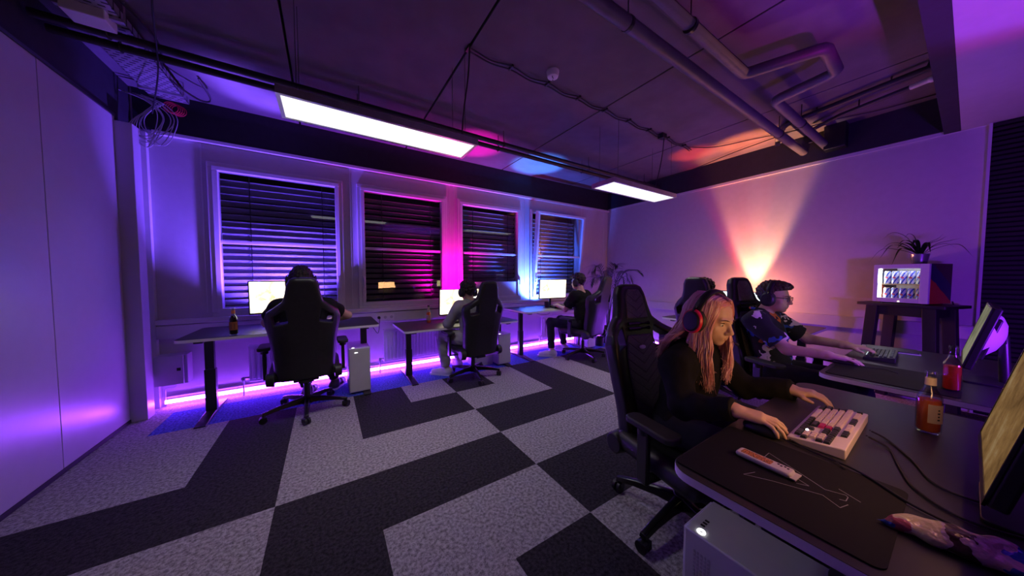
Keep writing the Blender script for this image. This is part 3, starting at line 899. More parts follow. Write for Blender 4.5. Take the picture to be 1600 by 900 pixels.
# ================================================================== desks
M['laminate'] = mat('black_desk_laminate', (0.022, 0.021, 0.021), 0.42, spec=0.5, var=0.15, scale=40, bump=0.05, bscale=500)
M['edge'] = mat('white_edge_band', (0.78, 0.77, 0.80), 0.5, var=0.03)
def desk(label, x0, x1, y0, y1, z, rz=0.0, cen=None, rad=0.05, legs=True):
    """long side along local x"""
    w = (x1 - x0) / 2; d = (y1 - y0) / 2
    t = thing('standing_desk', label, 'desk', ((x0 + x1) / 2, (y0 + y1) / 2, 0), rz)
    top = MB().prism(round_rect(-w, w, -d, d, rad), z - 0.026, z - 0.0015).build('edge_band', M['edge'], t, smooth=30)
    top['label'] = 'white edge of the desktop'
    MB().prism(round_rect(-w + 0.001, w - 0.001, -d + 0.001, d - 0.001, rad - 0.001), z - 0.0014, z).build('desktop', M['laminate'], t, smooth=30)
    for s in (-1, 1):
        lg = MB().bx(s * (w - 0.13) - 0.040, s * (w - 0.13) + 0.040, -0.028, 0.028, 0.03, z * 0.55).bx(s * (w - 0.13) - 0.034, s * (w - 0.13) + 0.034, -0.023, 0.023, z * 0.55, z - 0.055)
        l = lg.build('leg', M['black_metal'], t, bevel=0.004)
        ft = MB()
        xc = s * (w - 0.13)
        prof = [(-0.345, 0.003), (0.345, 0.003), (0.345, 0.014), (0.10, 0.034), (-0.10, 0.034), (-0.345, 0.014)]
        ft.prism(prof, xc - 0.038, xc + 0.038, Matrix(((0, 0, 1, 0), (1, 0, 0, 0), (0, 1, 0, 0), (0, 0, 0, 1))))
        ft.build('foot', M['black_metal'], t, bevel=0.003)
        MB().bx(xc - 0.03, xc + 0.03, -d + 0.08, d - 0.08, z - 0.055, z - 0.027).build('support_arm', M['black_metal'], t, bevel=0.004)
    MB().bx(-w + 0.13, w - 0.13, -0.035, 0.035, z - 0.057, z - 0.030).build('crossbeam', M['black_metal'], t, bevel=0.003)
    return t
desk('black topped desk at the left end of the window wall', -1.09, 0.49, 3.52, 4.27, 0.785)
desk('lowest black topped desk, middle of the window wall', 0.75, 2.36, 3.51, 4.27, 0.672)
desk('black topped desk by the rightmost window', 2.52, 4.10, 3.55, 4.27, 0.775)
dw = desk('nearest black desk with white edge, holding the light keyboard', 0.90, 2.26, -0.28, 0.50, 0.73, rad=0.07)
dm = desk('black desk with white edge at which the person in the patterned shirt sits', 2.53, 3.96, -0.30, 0.49, 0.73, rad=0.07)
db = desk('black desk along the right wall below the orange glow', -0.78, 0.78, -0.39, 0.39, 0.72, R(-90))
db.location = (4.53, 1.655, 0)

# ================================================================== monitors
def screen_mat(name, stops, strength, scale=5.0, detail=6.0, stretch=(1, 1, 1), dist=0.8):
    n = NT(name)
    e = n.n('ShaderNodeEmission', Strength=strength)
    tc = n.n('ShaderNodeTexCoord'); mp = n.n('ShaderNodeMapping'); mp.inputs['Scale'].default_value = stretch
    n.l(tc, 'Object', mp, 'Vector')
    nz = n.n('ShaderNodeTexNoise', Scale=scale, Detail=detail, Roughness=0.65, Distortion=dist); n.l(mp, 'Vector', nz, 'Vector')
    r = n.ramp(stops); n.l(nz, 'Fac', r, 'Fac'); n.l(r, 'Color', e, 'Color')
    g = n.n('ShaderNodeBsdfGlossy', Roughness=0.25); ad = n.n('ShaderNodeMixShader'); ad.inputs['Fac'].default_value = 0.03
    n.l(e, 'Emission', ad, 1); n.l(g, 'BSDF', ad, 2)
    n.l(ad, 'Shader', n.out, 'Surface'); return n.m
S_WARM = screen_mat('pale_game_picture', [(0.34, (0.55, 0.30, 0.12)), (0.44, (1, 0.80, 0.45)), (0.54, (1, 0.94, 0.74)), (0.7, (1, 0.98, 0.9))], 2.6, 4.0)
S_COOL = screen_mat('bright_page_picture', [(0.3, (0.75, 0.95, 1)), (0.6, (0.9, 1, 1))], 2.2, 3.0)
S_MAP = screen_mat('tan_map_picture', [(0.30, (0.10, 0.05, 0.02)), (0.42, (0.36, 0.19, 0.07)), (0.55, (0.55, 0.30, 0.11)), (0.68, (0.75, 0.50, 0.24))], 0.34, 8.0, 12.0, (1, 1, 1), 0.05)
S_GREY = screen_mat('dim_green_picture', [(0.3, (0.10, 0.10, 0.06)), (0.6, (0.36, 0.35, 0.24))], 0.65, 4.0)
def monitor(label, loc, rz, w, h, zc, tilt, smat, zdesk, bulge=0.0, base='square'):
    """loc: xy of the stand; screen faces local +y; zc: screen centre height"""
    t = thing('monitor', label, 'monitor', (loc[0], loc[1], zdesk), R(rz))
    hd = MB().bx(-w / 2, w / 2, -0.028, 0.0, -h / 2, h / 2).bx(-w / 2 + 0.10, w / 2 - 0.10, -0.048, -0.027, -h / 2 + 0.05, h / 2 - 0.06).build('housing', M['black'], t, bevel=0.006)
    hd.location = (0, 0.045, zc - zdesk); hd.rotation_euler = (R(tilt), 0, 0)
    e = 0.009
    b = MB()
    b.bx(-w / 2, w / 2, -0.0005, 0.0045, h / 2 - e, h / 2).bx(-w / 2, w / 2, -0.0005, 0.0045, -h / 2, -h / 2 + 0.016)
    b.bx(-w / 2, -w / 2 + e, -0.0005, 0.0045, -h / 2, h / 2).bx(w / 2 - e, w / 2, -0.0005, 0.0045, -h / 2, h / 2)
    b.build('bezel', M['black'], hd, smooth=0)
    MB().bx(-w / 2 + e, w / 2 - e, 0.0008, 0.0028, -h / 2 + 0.016, h / 2 - e).build('screen', smat, hd, smooth=0)
    if bulge:
        MB().lathe([(0.001, bulge), (0.10, bulge * 0.96), (0.22, bulge * 0.80), (0.33, bulge * 0.45), (0.40, 0.0), (0.001, -0.005)], 32, M=Matrix.Translation((0, -0.027, 0)) @ Matrix.Diagonal((w, 1, h, 1)) @ Matrix.Rotation(R(90), 4, 'X')).build('rear_shell', M['white_plastic'] if bulge > 0.05 else M['black'], hd)
    zb = zc - zdesk
    MB().cyl((0, -0.05, 0.008), (0, -0.035, zb), 0.020, 0.018, 14).box((0, -0.02, zb), (0.09, 0.05, 0.09)).build('stand', M['black_metal'], t, bevel=0.004)
    if base == 'square':
        MB().prism(round_rect(-0.13, 0.13, -0.14, 0.08, 0.02, 4), 0.0, 0.010).build('base', M['black_metal'], t, bevel=0.002)
    else:
        MB().prism(round_rect(-0.12, 0.12, -0.10, 0.09, 0.09, 6), 0.0, 0.010).build('base', M['black_metal'], t, bevel=0.002)
    return t
monitor('bright monitor in front of the leftmost window', (-0.385, 4.08, ), 180, 0.61, 0.355, 1.092, -3, S_WARM, 0.785)
monitor('bright monitor on the low middle desk', (1.655, 4.05), 180, 0.64, 0.375, 0.945, -3, S_WARM, 0.672)
monitor('bright monitor with black mug beside it by the rightmost window', (3.42, 4.05), 178, 0.60, 0.345, 1.085, -3, S_WARM, 0.775)
monitor('bright monitor under the orange glow on the right wall', (4.72, 1.68), 90, 0.66, 0.36, 0.935, -3, S_COOL, 0.72)
monitor('monitor with a violet lit rear shell facing the person in the patterned shirt', (3.14, -0.072), 0.4, 0.60, 0.335, 1.00, 13, S_GREY, 0.73, bulge=0.062)
monitor('nearest monitor, tan map picture, at the right edge of the photo', (1.455, -0.113), 0, 0.52, 0.33, 0.99, 12, S_MAP, 0.73, bulge=0.04)

# ================================================================== computers
M['pc_white'] = mat('white_computer_case', (0.60, 0.60, 0.63), 0.45, var=0.03)
M['glow_white'] = emis('white_power_light', (1, 1, 1), 4.0)
M['glow_pink'] = emis('pink_fan_glow', (1.0, 0.05, 0.35), 5.0, var=0.5, scale=30)
M['glow_green'] = emis('green_board_light', (0.1, 1.0, 0.35), 0.35)
M['dark_glass'] = glass_mat('smoked_side_glass', (0.25, 0.25, 0.28))
def pc(label, loc, rz, w=0.215, d=0.43, h=0.47, side=1, led=True):
    """front faces local -y"""
    t = thing('desktop_computer', label, 'computer', loc, R(rz))
    b = MB().bx(-w / 2, w / 2, -d / 2, d / 2, 0.022, h)
    b.build('case', M['pc_white'], t, bevel=0.005)
    MB().bx(-w / 2 + 0.006, w / 2 - 0.006, -d / 2 - 0.006, -d / 2 + 0.001, 0.03, h - 0.004).build('front_panel', M['pc_white'], t, bevel=0.003)
    for sx in (-1, 1):
        for sy in (-1, 1):
            MB().cyl((sx * (w / 2 - 0.03), sy * (d / 2 - 0.05), 0), (sx * (w / 2 - 0.03), sy * (d / 2 - 0.05), 0.022), 0.016, seg=12).build('foot', M['black'], t)
    vs_ = MB()
    for s in (-1, 1):
        for i in range(5):
            for j in range(24):
                vs_.box((s * (w / 2 + 0.0004), -d / 2 + 0.035 + i * 0.011, 0.06 + j * (h - 0.11) / 24), (0.0012, 0.006, 0.010))
    vs_.build('vent_pattern', M['grey_cable'], t, smooth=0)
    if led:
        ring = [(-w / 2 + 0.045 + 0.010 * math.cos(a), -d / 2 + 0.035 + 0.010 * math.sin(a), h + 0.001) for a in [2 * math.pi * i / 20 for i in range(20)]]
        MB().tube(ring, 0.0028, 6, closed=True).build('power_button', M['glow_white'], t)
        for i in range(3):
            MB().box((-w / 2 + 0.075 + 0.014 * i, -d / 2 + 0.035, h), (0.008, 0.012, 0.002)).build('port', M['black'], t)
    return t
p1 = pc('white tower computer beside the leftmost office chair', (0.295, 3.86, 0), 0, 0.215, 0.43, 0.515)
MB().bx(-0.05, -0.02, -0.224, -0.2215, 0.465, 0.472).build('status_light', M['glow_white'], p1)
p2 = pc('white tower computer with a pink glowing side beside the middle chair', (2.20, 3.88, 0), 0, 0.215, 0.43, 0.465)
g = MB()
for zc_ in (0.34, ):
    g.tube([(-0.1095, -0.09 + 0.055 * math.cos(a), zc_ + 0.055 * math.sin(a)) for a in [2 * math.pi * i / 20 for i in range(20)]], 0.012, 8, closed=True)
g.build('glowing_fan', M['glow_pink'], p2)
o = MB().bx(-0.15, 0.15, -0.12, -0.115, 0, 0.14).bx(-0.15, 0.15, 0.115, 0.12, 0, 0.14).bx(-0.15, -0.145, -0.115, 0.115, 0, 0.14).bx(0.145, 0.15, -0.115, 0.115, 0, 0.14).bx(-0.145, 0.145, -0.115, 0.115, 0, 0.006)
o = o.build('storage_box', M['pc_white'], smooth=0); o.location = (1.93, 3.93, 0); tag(o, 'open white box on the carpet beside the middle tower computer', 'box')
pc('small white tower computer half hidden behind the chair by the rightmost window', (4.05, 3.85, 0), 0, 0.19, 0.36, 0.36)
p4 = pc('nearest white tower computer, under the nearest desk, with a round lit button', (1.162, 0.265, 0), 180, 0.215, 0.50, 0.440, led=False)
ring = [(0.085 - 0.0 + 0.010 * math.cos(a), -0.205 + 0.010 * math.sin(a), 0.4415) for a in [2 * math.pi * i / 24 for i in range(24)]]
MB().tube(ring, 0.0030, 8, closed=True).build('power_button', M['glow_white'], p4)
for i in range(3):
    MB().box((0.052 - 0.016 * i, -0.215, 0.4405), (0.009, 0.013, 0.002)).build('port', M['black'], p4)
# shelf of lit boards behind the near tower
t = thing('mini_computer_board', 'green lit circuit board hanging under the nearest desk', 'circuit board', (1.22, -0.04, 0.50))
MB().bx(-0.08, 0.08, -0.05, 0.05, 0, 0.15).build('casing', M['black'], t, bevel=0.004)
for i in range(5):
    MB().bx(-0.082, -0.0802, 0.035 - i * 0.013 - 0.003, 0.035 - i * 0.013 + 0.003, 0.06, 0.135).build('lit_slot', M['glow_green'], t)
# storage basket behind the far chair
o = MB()
o.lathe([(0.001, 0), (0.075, 0), (0.09, 0.16), (0.085, 0.16), (0.071, 0.008), (0.001, 0.008)], 20)
o = o.build('waste_basket', M['black']); o.location = (4.35, 3.75, 0); tag(o, 'small dark basket on the carpet by the far corner', 'basket')
# ================================================================== people
def skin_mat(name, col):
    n = NT(name)
    b = n.n('ShaderNodeBsdfPrincipled'); b.inputs['Roughness'].default_value = 0.5
    b.inputs['Subsurface Weight'].default_value = 0.12; b.inputs['Subsurface Radius'].default_value = (0.02, 0.008, 0.004)
    tc = n.n('ShaderNodeTexCoord'); nz = n.n('ShaderNodeTexNoise', Scale=45.0, Detail=5.0); n.l(tc, 'Object', nz, 'Vector')
    r = n.ramp([(0.3, tuple(c * 0.9 for c in col)), (0.7, col)]); n.l(nz, 'Fac', r, 'Fac'); n.l(r, 'Color', b, 'Base Color')
    n.l(b, 'BSDF', n.out, 'Surface'); return n.m
M['skin'] = skin_mat('skin', (0.62, 0.40, 0.30))
M['black_cloth'] = mat('black_cotton', (0.010, 0.010, 0.011), 0.9, var=0.2, scale=30, bump=0.15, bscale=300, spec=0.2)
M['grey_cloth'] = mat('grey_hoodie_cotton', (0.30, 0.29, 0.31), 0.95, var=0.1, bump=0.2, bscale=300, spec=0.2)
M['pale_cloth'] = mat('pale_sweatpants', (0.34, 0.33, 0.36), 0.95, var=0.1, bump=0.2, bscale=300, spec=0.2)
M['denim'] = mat('dark_trousers', (0.020, 0.020, 0.026), 0.9, var=0.2, bump=0.15, bscale=300, spec=0.2)
M['shoe_white'] = mat('white_trainer', (0.62, 0.60, 0.62), 0.6, var=0.05)
M['shoe_dark'] = mat('dark_trainer', (0.05, 0.04, 0.05), 0.6)
M['hair_dark'] = mat('dark_brown_hair', (0.018, 0.011, 0.008), 0.55, var=0.5, scale=60, stretch=(1, 1, 0.25), bump=0.4, bscale=120)
M['hair_brown'] = mat('brown_curly_hair', (0.045, 0.022, 0.014), 0.55, var=0.5, scale=70, bump=0.5, bscale=110)
def pinkhair():
    n = NT('blonde_pink_hair')
    b = n.n('ShaderNodeBsdfPrincipled'); b.inputs['Roughness'].default_value = 0.40
    at = n.n('ShaderNodeAttribute', attribute_name='lock_tone')
    r = n.ramp([(0.0, (0.42, 0.15, 0.15)), (0.45, (0.74, 0.35, 0.36)), (1.0, (0.92, 0.62, 0.55))]); n.l(at, 'Fac', r, 'Fac')
    n.l(r, 'Color', b, 'Base Color'); n.l(b, 'BSDF', n.out, 'Surface'); return n.m
M['hair_pink'] = pinkhair()
M['eye_white'] = mat('eye_white', (0.65, 0.62, 0.60), 0.2)
M['iris'] = mat('dark_iris', (0.02, 0.015, 0.012), 0.15)
M['brow'] = mat('brow_hair', (0.10, 0.05, 0.03), 0.8)
M['lip'] = mat('lip_skin', (0.42, 0.17, 0.15), 0.45)
M['red_ring'] = mat('red_headset_ring', (0.65, 0.015, 0.05), 0.35)
M['lens'] = glass_mat('spectacle_lens', (0.9, 0.92, 0.95), f0=1.5)

def hawaiian():
    n = NT('dark_tropical_shirt_print')
    b = n.n('ShaderNodeBsdfPrincipled'); b.inputs['Roughness'].default_value = 0.85
    tc = n.n('ShaderNodeTexCoord')
    nw = n.n('ShaderNodeTexNoise', Scale=11.0, Detail=2.0); n.l(tc, 'Object', nw, 'Vector')
    mixv = n.n('ShaderNodeMixRGB'); mixv.inputs['Fac'].default_value = 0.13
    n.l(tc, 'Object', mixv, 'Color1'); n.l(nw, 'Color', mixv, 'Color2')
    def blot(scale, off, lo, hi):
        mp = n.n('ShaderNodeMapping'); mp.inputs['Location'].default_value = off
        n.l(mixv, 'Color', mp, 'Vector')
        v = n.n('ShaderNodeTexVoronoi', Scale=scale); n.l(mp, 'Vector', v, 'Vector')
        wv = n.n('ShaderNodeTexNoise', Scale=scale * 3.2, Detail=1.0); n.l(mp, 'Vector', wv, 'Vector')
        m1 = n.math('MULTIPLY', (wv, 'Fac'), vb=0.75); m2 = n.math('ADD', (v, 'Distance'), (m1, 'Value'))
        r = n.ramp([(lo, (1, 1, 1)), (hi, (0, 0, 0))]); n.l(m2, 'Value', r, 'Fac'); return r
    base = (0.010, 0.010, 0.014)
    prev = None
    for scale, off, lo, hi, col in ((6.5, (0, 0, 0), 0.66, 0.69, (0.03, 0.08, 0.42)), (6.8, (3.1, 1.7, 0.4), 0.62, 0.65, (0.62, 0.17, 0.03)),
                                    (7.6, (1.3, 5.2, 2.0), 0.60, 0.63, (0.66, 0.58, 0.60)), (11, (7.3, 2.2, 4.0), 0.52, 0.55, (0.010, 0.010, 0.014))):
        bl = blot(scale, off, lo, hi)
        mx = n.n('ShaderNodeMixRGB'); n.l(bl, 'Color', mx, 'Fac')
        if prev is None: mx.inputs['Color1'].default_value = (*base, 1)
        else: n.l(prev, 'Color', mx, 'Color1')
        mx.inputs['Color2'].default_value = (*col, 1); prev = mx
    n.l(prev, 'Color', b, 'Base Color'); n.l(b, 'BSDF', n.out, 'Surface'); return n.m
M['hawaii'] = hawaiian()

def A(v): return np.array(v, float)
def nrm(v):
    v = A(v); return v / np.linalg.norm(v)

class Person:
    def __init__(self, J, h):
        self.J = {k: A(v) if not isinstance(v, (dict, float, int)) else v for k, v in J.items()}
        self.h = h
        J = self.J
        self.f = nrm(J['f']); up = nrm(J.get('up', A((0, 0, 1))))
        self.s = nrm(np.cross(up, self.f)); self.u = np.cross(self.f, self.s)      # s = the person's left
        self.hax = [self.s, self.f, self.u]
        pts = [J[k] for k in ('pelvis', 'neck', 'head', 'shL', 'shR', 'elL', 'elR', 'wrL', 'wrR', 'knL', 'knR', 'anL', 'anR')]
        self.lo = np.min(pts, 0) - 0.24; self.hi = np.max(pts, 0) + 0.24
        self.lo[2] = max(self.lo[2], -0.02)
        self.lat = nrm(J['shL'] - J['shR']); self.spine = nrm(J['neck'] - J['pelvis'])
        self.fr = nrm(np.cross(self.lat, self.spine)) * -1
        if self.fr @ nrm((J['knL'] + J['knR']) / 2 - J['pelvis']) < 0: self.fr = -self.fr
    def hp(self, s, f, u): return self.J['head'] + self.s * s + self.f * f + self.u * u
    def torso(self, F, o, low=-0.02):
        J = self.J; lat, fr, sp = self.lat, self.fr, self.spine
        tall = J.get('bulk', 1.0)
        ax = [lat, fr, sp]
        L = np.linalg.norm(J['neck'] - J['pelvis'])
        P = lambda t, f=0.0: J['pelvis'] + (J['neck'] - J['pelvis']) * t + fr * f
        F.ell(P(0.02, 0), (0.165 * tall + o, 0.115 + o, 0.115 + o), ax, k=0.03)
        F.ell(P(0.35, 0.0), (0.145 * tall + o, 0.100 + o, 0.17 + o), ax, k=0.05)
        F.ell(P(0.68, 0.005), (0.160 * tall + o, 0.108 + o, 0.16 + o), ax, k=0.05)
        F.cap(J['shL'] * 0.9 + J['shR'] * 0.1, J['shR'] * 0.9 + J['shL'] * 0.1, 0.062 + o, k=0.05)
        for a in ('shL', 'shR'):
            F.cap(P(0.93) * 0.7 + J[a] * 0.3, J[a], 0.045 + o, 0.055 + o, k=0.05)
    def limb(self, F, p0, p1, r0, r1, k=0.02, cut=None):
        """capsule whose far end is cut flat"""
        if cut is None: F.cap(p0, p1, r0, r1, k); return
        p0 = A(p0); p1 = A(p1); rm = max(r0, r1)
        sl, P = F.sub(np.minimum(p0, p1) - rm, np.maximum(p0, p1) + rm, k + 2.5 * F.h)
        if sl is None: return
        ba = p1 - p0; L = ba @ ba
        t = np.clip(((P - p0) @ ba) / L, 0, 1.2)
        d = np.linalg.norm(P - p0 - t[..., None] * ba, axis=-1) - (r0 + (r1 - r0) * np.clip(t, 0, 1))
        d = np.maximum(d, (P - p1) @ (ba / math.sqrt(L)))
        F.put(sl, d, k, 'add')
    def arms(self, F, o, upto=2.0, sides='LR', cuts=False):
        J = self.J
        for q in sides:
            sh, el, wr = J['sh' + q], J['el' + q], J['wr' + q]
            if upto >= 1:
                self.limb(F, sh, el, 0.050 + o, 0.041 + o * 0.9, 0.03)
                t = min(1.12, upto - 1)
                e2 = el + (wr - el) * t
                self.limb(F, el, e2, 0.041 + o * 0.9, 0.041 - 0.012 * t + o * 0.9, 0.02, cut=True if (cuts) else None)
            else:
                e2 = sh + (el - sh) * upto
                self.limb(F, sh, e2, 0.056 + o * 1.1, 0.056 + o * 1.6, 0.03, cut=True)
    def legs(self, F, o, upto=2.0):
        J = self.J
        for q in 'LR':
            hip = J['pelvis'] + self.lat * (0.09 if q == 'L' else -0.09) - self.spine * 0.03
            kn, an = J['kn' + q], J['an' + q]
            self.limb(F, hip, kn, 0.086 + o, 0.058 + o, 0.03)
            self.limb(F, kn, kn + (an - kn) * min(1, upto - 1), 0.057 + o, 0.040 + o * 1.2, 0.02, cut=True if o > 0 else None)
    def feet(self, F, o=0.0):
        J = self.J
        for q in 'LR':
            an = J['an' + q]; td = nrm(J.get('toe' + q, self.fr) * A((1, 1, 0)))
            a = A((an[0], an[1], 0.045)); 
            F.cap(an, a - td * 0.02, 0.036 + o, 0.040 + o, k=0.02)
            F.cap(a - td * 0.04, a + td * 0.09, 0.038 + o, 0.034 + o, k=0.03)
            F.cap(a + td * 0.09 + A((0, 0, -0.008)), a + td * 0.17 + A((0, 0, -0.012)), 0.036 + o, 0.028 + o, k=0.03)
    def hand(self, F, q):
        J = self.J; wr = J['wr' + q]; el = J['el' + q]; sp = J['hand' + q]
        d = nrm(sp['d']); n = A(sp['n']); n = nrm(n - d * (n @ d)); t = np.cross(d, n) * (1 if q == 'R' else -1)
        # palm faces n; thumb side t (checked per side)
        t = nrm(t) * sp.get('flip', 1)
        c = sp.get('curl', (18, 28, 20)); spd = sp.get('spread', 5); sc = sp.get('s', 1.0)
        F.cap(wr - d * 0.02, wr + d * 0.02, 0.027 * sc, 0.027 * sc, k=0.015)
        F.rbox(wr + d * 0.052 * sc, (0.048 * sc, 0.040 * sc, 0.0145 * sc), 0.0135 * sc, [d, t, n], k=0.012)
        F.cap(wr + d * 0.015 * sc + t * 0.022 * sc, wr + d * 0.055 * sc + t * 0.030 * sc + n * 0.006, 0.016 * sc, 0.013 * sc, k=0.012)
        tips = []
        for i, (off, L, r) in enumerate(((0.030, 0.076, 0.0090), (0.010, 0.084, 0.0092), (-0.0105, 0.078, 0.0088), (-0.030, 0.062, 0.0078))):
            ang = R(spd * (1.2 - i * 0.85)); fd = d * math.cos(ang) + t * math.sin(ang)
            extra = sp.get('fcurl', (0, 0, 0, 0))[i]
            p = wr + d * 0.094 * sc + t * off * sc
            a = 0
            for j, (fr_, cc) in enumerate(((0.46, c[0]), (0.30, c[1]), (0.24, c[2]))):
                a += R(cc + extra)
                dv = fd * math.cos(a) + n * math.sin(a)
                e = p + dv * L * sc * fr_
                r0 = r * sc * (1 - 0.10 * j); r1 = r * sc * (1 - 0.10 * (j + 1))
                F.cap(p, e, r0, r1, k=0.004)
                p = e
            tips.append((p, dv, r * sc * 0.7, n))
        p = wr + d * 0.030 * sc + t * 0.030 * sc + n * 0.004
        td = nrm(d * 0.74 + t * 0.62 + n * 0.25)
        e = p + td * 0.042 * sc; F.cap(p, e, 0.0125 * sc, 0.0105 * sc, k=0.008)
        td2 = nrm(d * 0.92 + t * 0.22 + n * 0.35)
        F.cap(e, e + td2 * 0.034 * sc, 0.0105 * sc, 0.0080 * sc, k=0.004)
        return tips
    def head_(self, F, fem=False):
        hp = self.hp; ax = self.hax
        F.cap(self.J['neck'] - self.spine * 0.03, hp(0, -0.018, -0.055), 0.060 if not fem else 0.052, 0.050 if not fem else 0.045, k=0.03)
        F.ell(hp(0, -0.012, 0.035), (0.074, 0.096, 0.083), ax, k=0.02)
        F.ell(hp(0, 0.028, -0.025), (0.061, 0.066, 0.080), ax, k=0.03)
        F.ell(hp(0, 0.040, -0.070), (0.046, 0.050, 0.040), ax, k=0.025)
        F.ell(hp(0, 0.070, -0.098), (0.020, 0.018, 0.017), ax, k=0.02)
        for s in (-1, 1):
            F.cap(hp(s * 0.006, 0.088, 0.017), hp(s * 0.036, 0.077, 0.017), 0.011, 0.010, k=0.012)       # brow
            F.ell(hp(s * 0.046, 0.058, -0.030), (0.016, 0.018, 0.016), ax, k=0.02)                        # cheek
            F.ell(hp(s * 0.031, 0.092, -0.002), (0.015, 0.012, 0.0095), ax, k=0.008, op='cut')
            F.ell(hp(s * 0.031, 0.0735, -0.002), (0.0135, 0.0125, 0.0125), ax, k=0.002)
            F.ell(hp(s * 0.077, -0.012, -0.012), (0.009, 0.020, 0.031), ax, k=0.006)
            F.ell(hp(s * 0.010, 0.101, -0.041), (0.0085, 0.010, 0.0085), ax, k=0.006)
        F.cap(hp(0, 0.090, 0.006), hp(0, 0.112, -0.032), 0.0075, 0.0105, k=0.010)
        F.ell(hp(0, 0.114, -0.035), (0.0105, 0.0105, 0.0095), ax, k=0.005)
        F.ell(hp(0, 0.086, -0.064), (0.024, 0.014, 0.016), ax, k=0.012)
        F.cap(hp(-0.017, 0.090, -0.0655), hp(0.017, 0.090, -0.0655), 0.0055, k=0.003)
        F.cap(hp(-0.014, 0.0895, -0.0755), hp(0.014, 0.0895, -0.0755), 0.0065, k=0.003)
        F.cap(hp(-0.021, 0.097, -0.0705), hp(0.021, 0.097, -0.0705), 0.0022, k=0.002, op='cut')
    def body(self, label, mat_, fem=False, origin=None):
        F = Field(self.lo, self.hi, self.h)
        self.torso(F, 0.0); self.arms(F, 0.0); self.legs(F, 0.0); self.feet(F, 0.0)
        self.head_(F, fem)
        self.tips = self.hand(F, 'L') + self.hand(F, 'R')
        self.org = A((self.J['pelvis'][0], self.J['pelvis'][1], 0.0))
        me = F.mesh('person', self.org, smooth=1)
        o = link_mesh('person', me, mat_); o.location = self.org
        tag(o, label, 'person'); self.o = o
        return o
    def cloth(self, name, mat_, fn, o=0.010, folds=0.004, hh=None, seed=0):
        F = Field(self.lo, self.hi, hh or max(self.h, 0.006))
        fn(F)
        if folds:
            rr = np.random.RandomState(seed + 5)
            ax = [F.lo[i] + F.h * np.arange(F.n[i]) for i in range(3)]
            w = np.zeros(F.v.shape, np.float32)
            for i in range(5):
                dv = rr.normal(size=3); dv /= np.linalg.norm(dv); fq = rr.uniform(35, 80)
                px, py, pz = [np.asarray(ax[j] * dv[j] * fq) for j in range(3)]
                ph = px[:, None, None] + py[None, :, None] + pz[None, None, :] + rr.uniform(0, 6)
                w += np.sin(ph + 1.5 * np.sin(ph * 0.37)).astype(np.float32)
            F.v += w * np.float32(folds / 5 * 1.6)
        me = F.mesh(name, self.org, smooth=1)
        return link_mesh(name, me, mat_, self.o)
    def part(self, mb, name, mat_, parent=None, smooth=40):
        me = mb.mesh(name, smooth); me.transform(Matrix.Translation(-Vector(self.org)))
        return link_mesh(name, me, mat_, parent or self.o)
    def eyes(self, brow=True):
        rot = Matrix((self.s, self.f, self.u)).transposed().to_4x4()
        for s in (-1, 1):
            c = self.hp(s * 0.031, 0.0755, -0.002)
            e = self.part(MB().sphere(Vector(c), 0.0118, 16), 'eye', M['eye_white'])
            g = nrm(self.f * 1.0 - self.u * 0.25)
            self.part(MB().sphere(Vector(c + g * 0.0078), (0.0056,) * 3, 12), 'iris', M['iris'], e)
            lid = [self.hp(s * 0.031 + x, 0.0755 + 0.0125 * math.cos(x * 60), 0.0035 + 0.003 * math.cos(x * 70)) for x in (-0.013, -0.006, 0, 0.006, 0.013)]
            self.part(MB().tube(lid, [0.001, 0.0022, 0.0024, 0.0022, 0.001], 6), 'eyelash', M['iris'])
            if brow:
                b = [self.hp(s * (0.012 + 0.009 * i), 0.0985 - 0.0012 * i - 0.0007 * i * i, 0.019 + 0.004 * math.sin(i * 0.8)) for i in range(5)]
                self.part(MB().tube(b, [0.0022, 0.0032, 0.0030, 0.0024, 0.001], 6), 'eyebrow', M['brow'])
    def lips(self):
        a = [self.hp(x, 0.0945 - abs(x) * 0.22, -0.0660 + 0.0012 * (abs(x) > 0.004)) for x in (-0.021, -0.012, -0.004, 0.004, 0.012, 0.021)]
        b = [self.hp(x, 0.0945 - abs(x) * 0.22, -0.0752) for x in (-0.019, -0.010, 0, 0.010, 0.019)]
        self.part(MB().tube(a, [0.001, 0.0030, 0.0036, 0.0036, 0.0030, 0.001], 8).tube(b, [0.001, 0.0038, 0.0045, 0.0038, 0.001], 8), 'lips', M['lip'])
    def nails(self):
        for (p, dv, r, n) in self.tips:
            T = Matrix((nrm(np.cross(dv, n)), dv, n)).transposed().to_4x4()
            self.part(MB().sphere(Vector(p - n * r * 0.75), (r * 0.75, r * 1.1, r * 0.35), 10, M=T), 'fingernail', M['lip'])
    def headset(self, label, ring=None, mic=True):
        t = thing('gaming_headset', label, 'headset', tuple(self.J['head']))
        C = self.J['head']
        loc = lambda s, f, u: Vector(self.s * s + self.f * f + self.u * u)
        rot = Matrix((self.s, self.f, self.u)).transposed().to_4x4()
        pts = []
        for i in range(21):
            a = math.pi * i / 20
            pts.append(loc(0.101 * math.cos(a), -0.010, -0.005 + 0.143 * math.sin(a) ** 0.9))
        b = MB()
        prev = None
        for i, p in enumerate(pts):
            a = math.pi * i / 20
            rad = loc(math.cos(a), 0, math.sin(a)).normalized()
            fw_ = loc(0, 1, 0)
            wd = 0.019; th = 0.007
            c = [b.bm.verts.new(p + fw_ * x * wd + rad * y * th) for x, y in ((-1, -0.7), (1, -0.7), (1, 0.3), (0.6, 1), (-0.6, 1), (-1, 0.3))]
            if prev: b.skin(prev, c)
            else: b.bm.faces.new(c[::-1])
            prev = c
        b.bm.faces.new(prev)
        b.build('headband', M['black'], t)
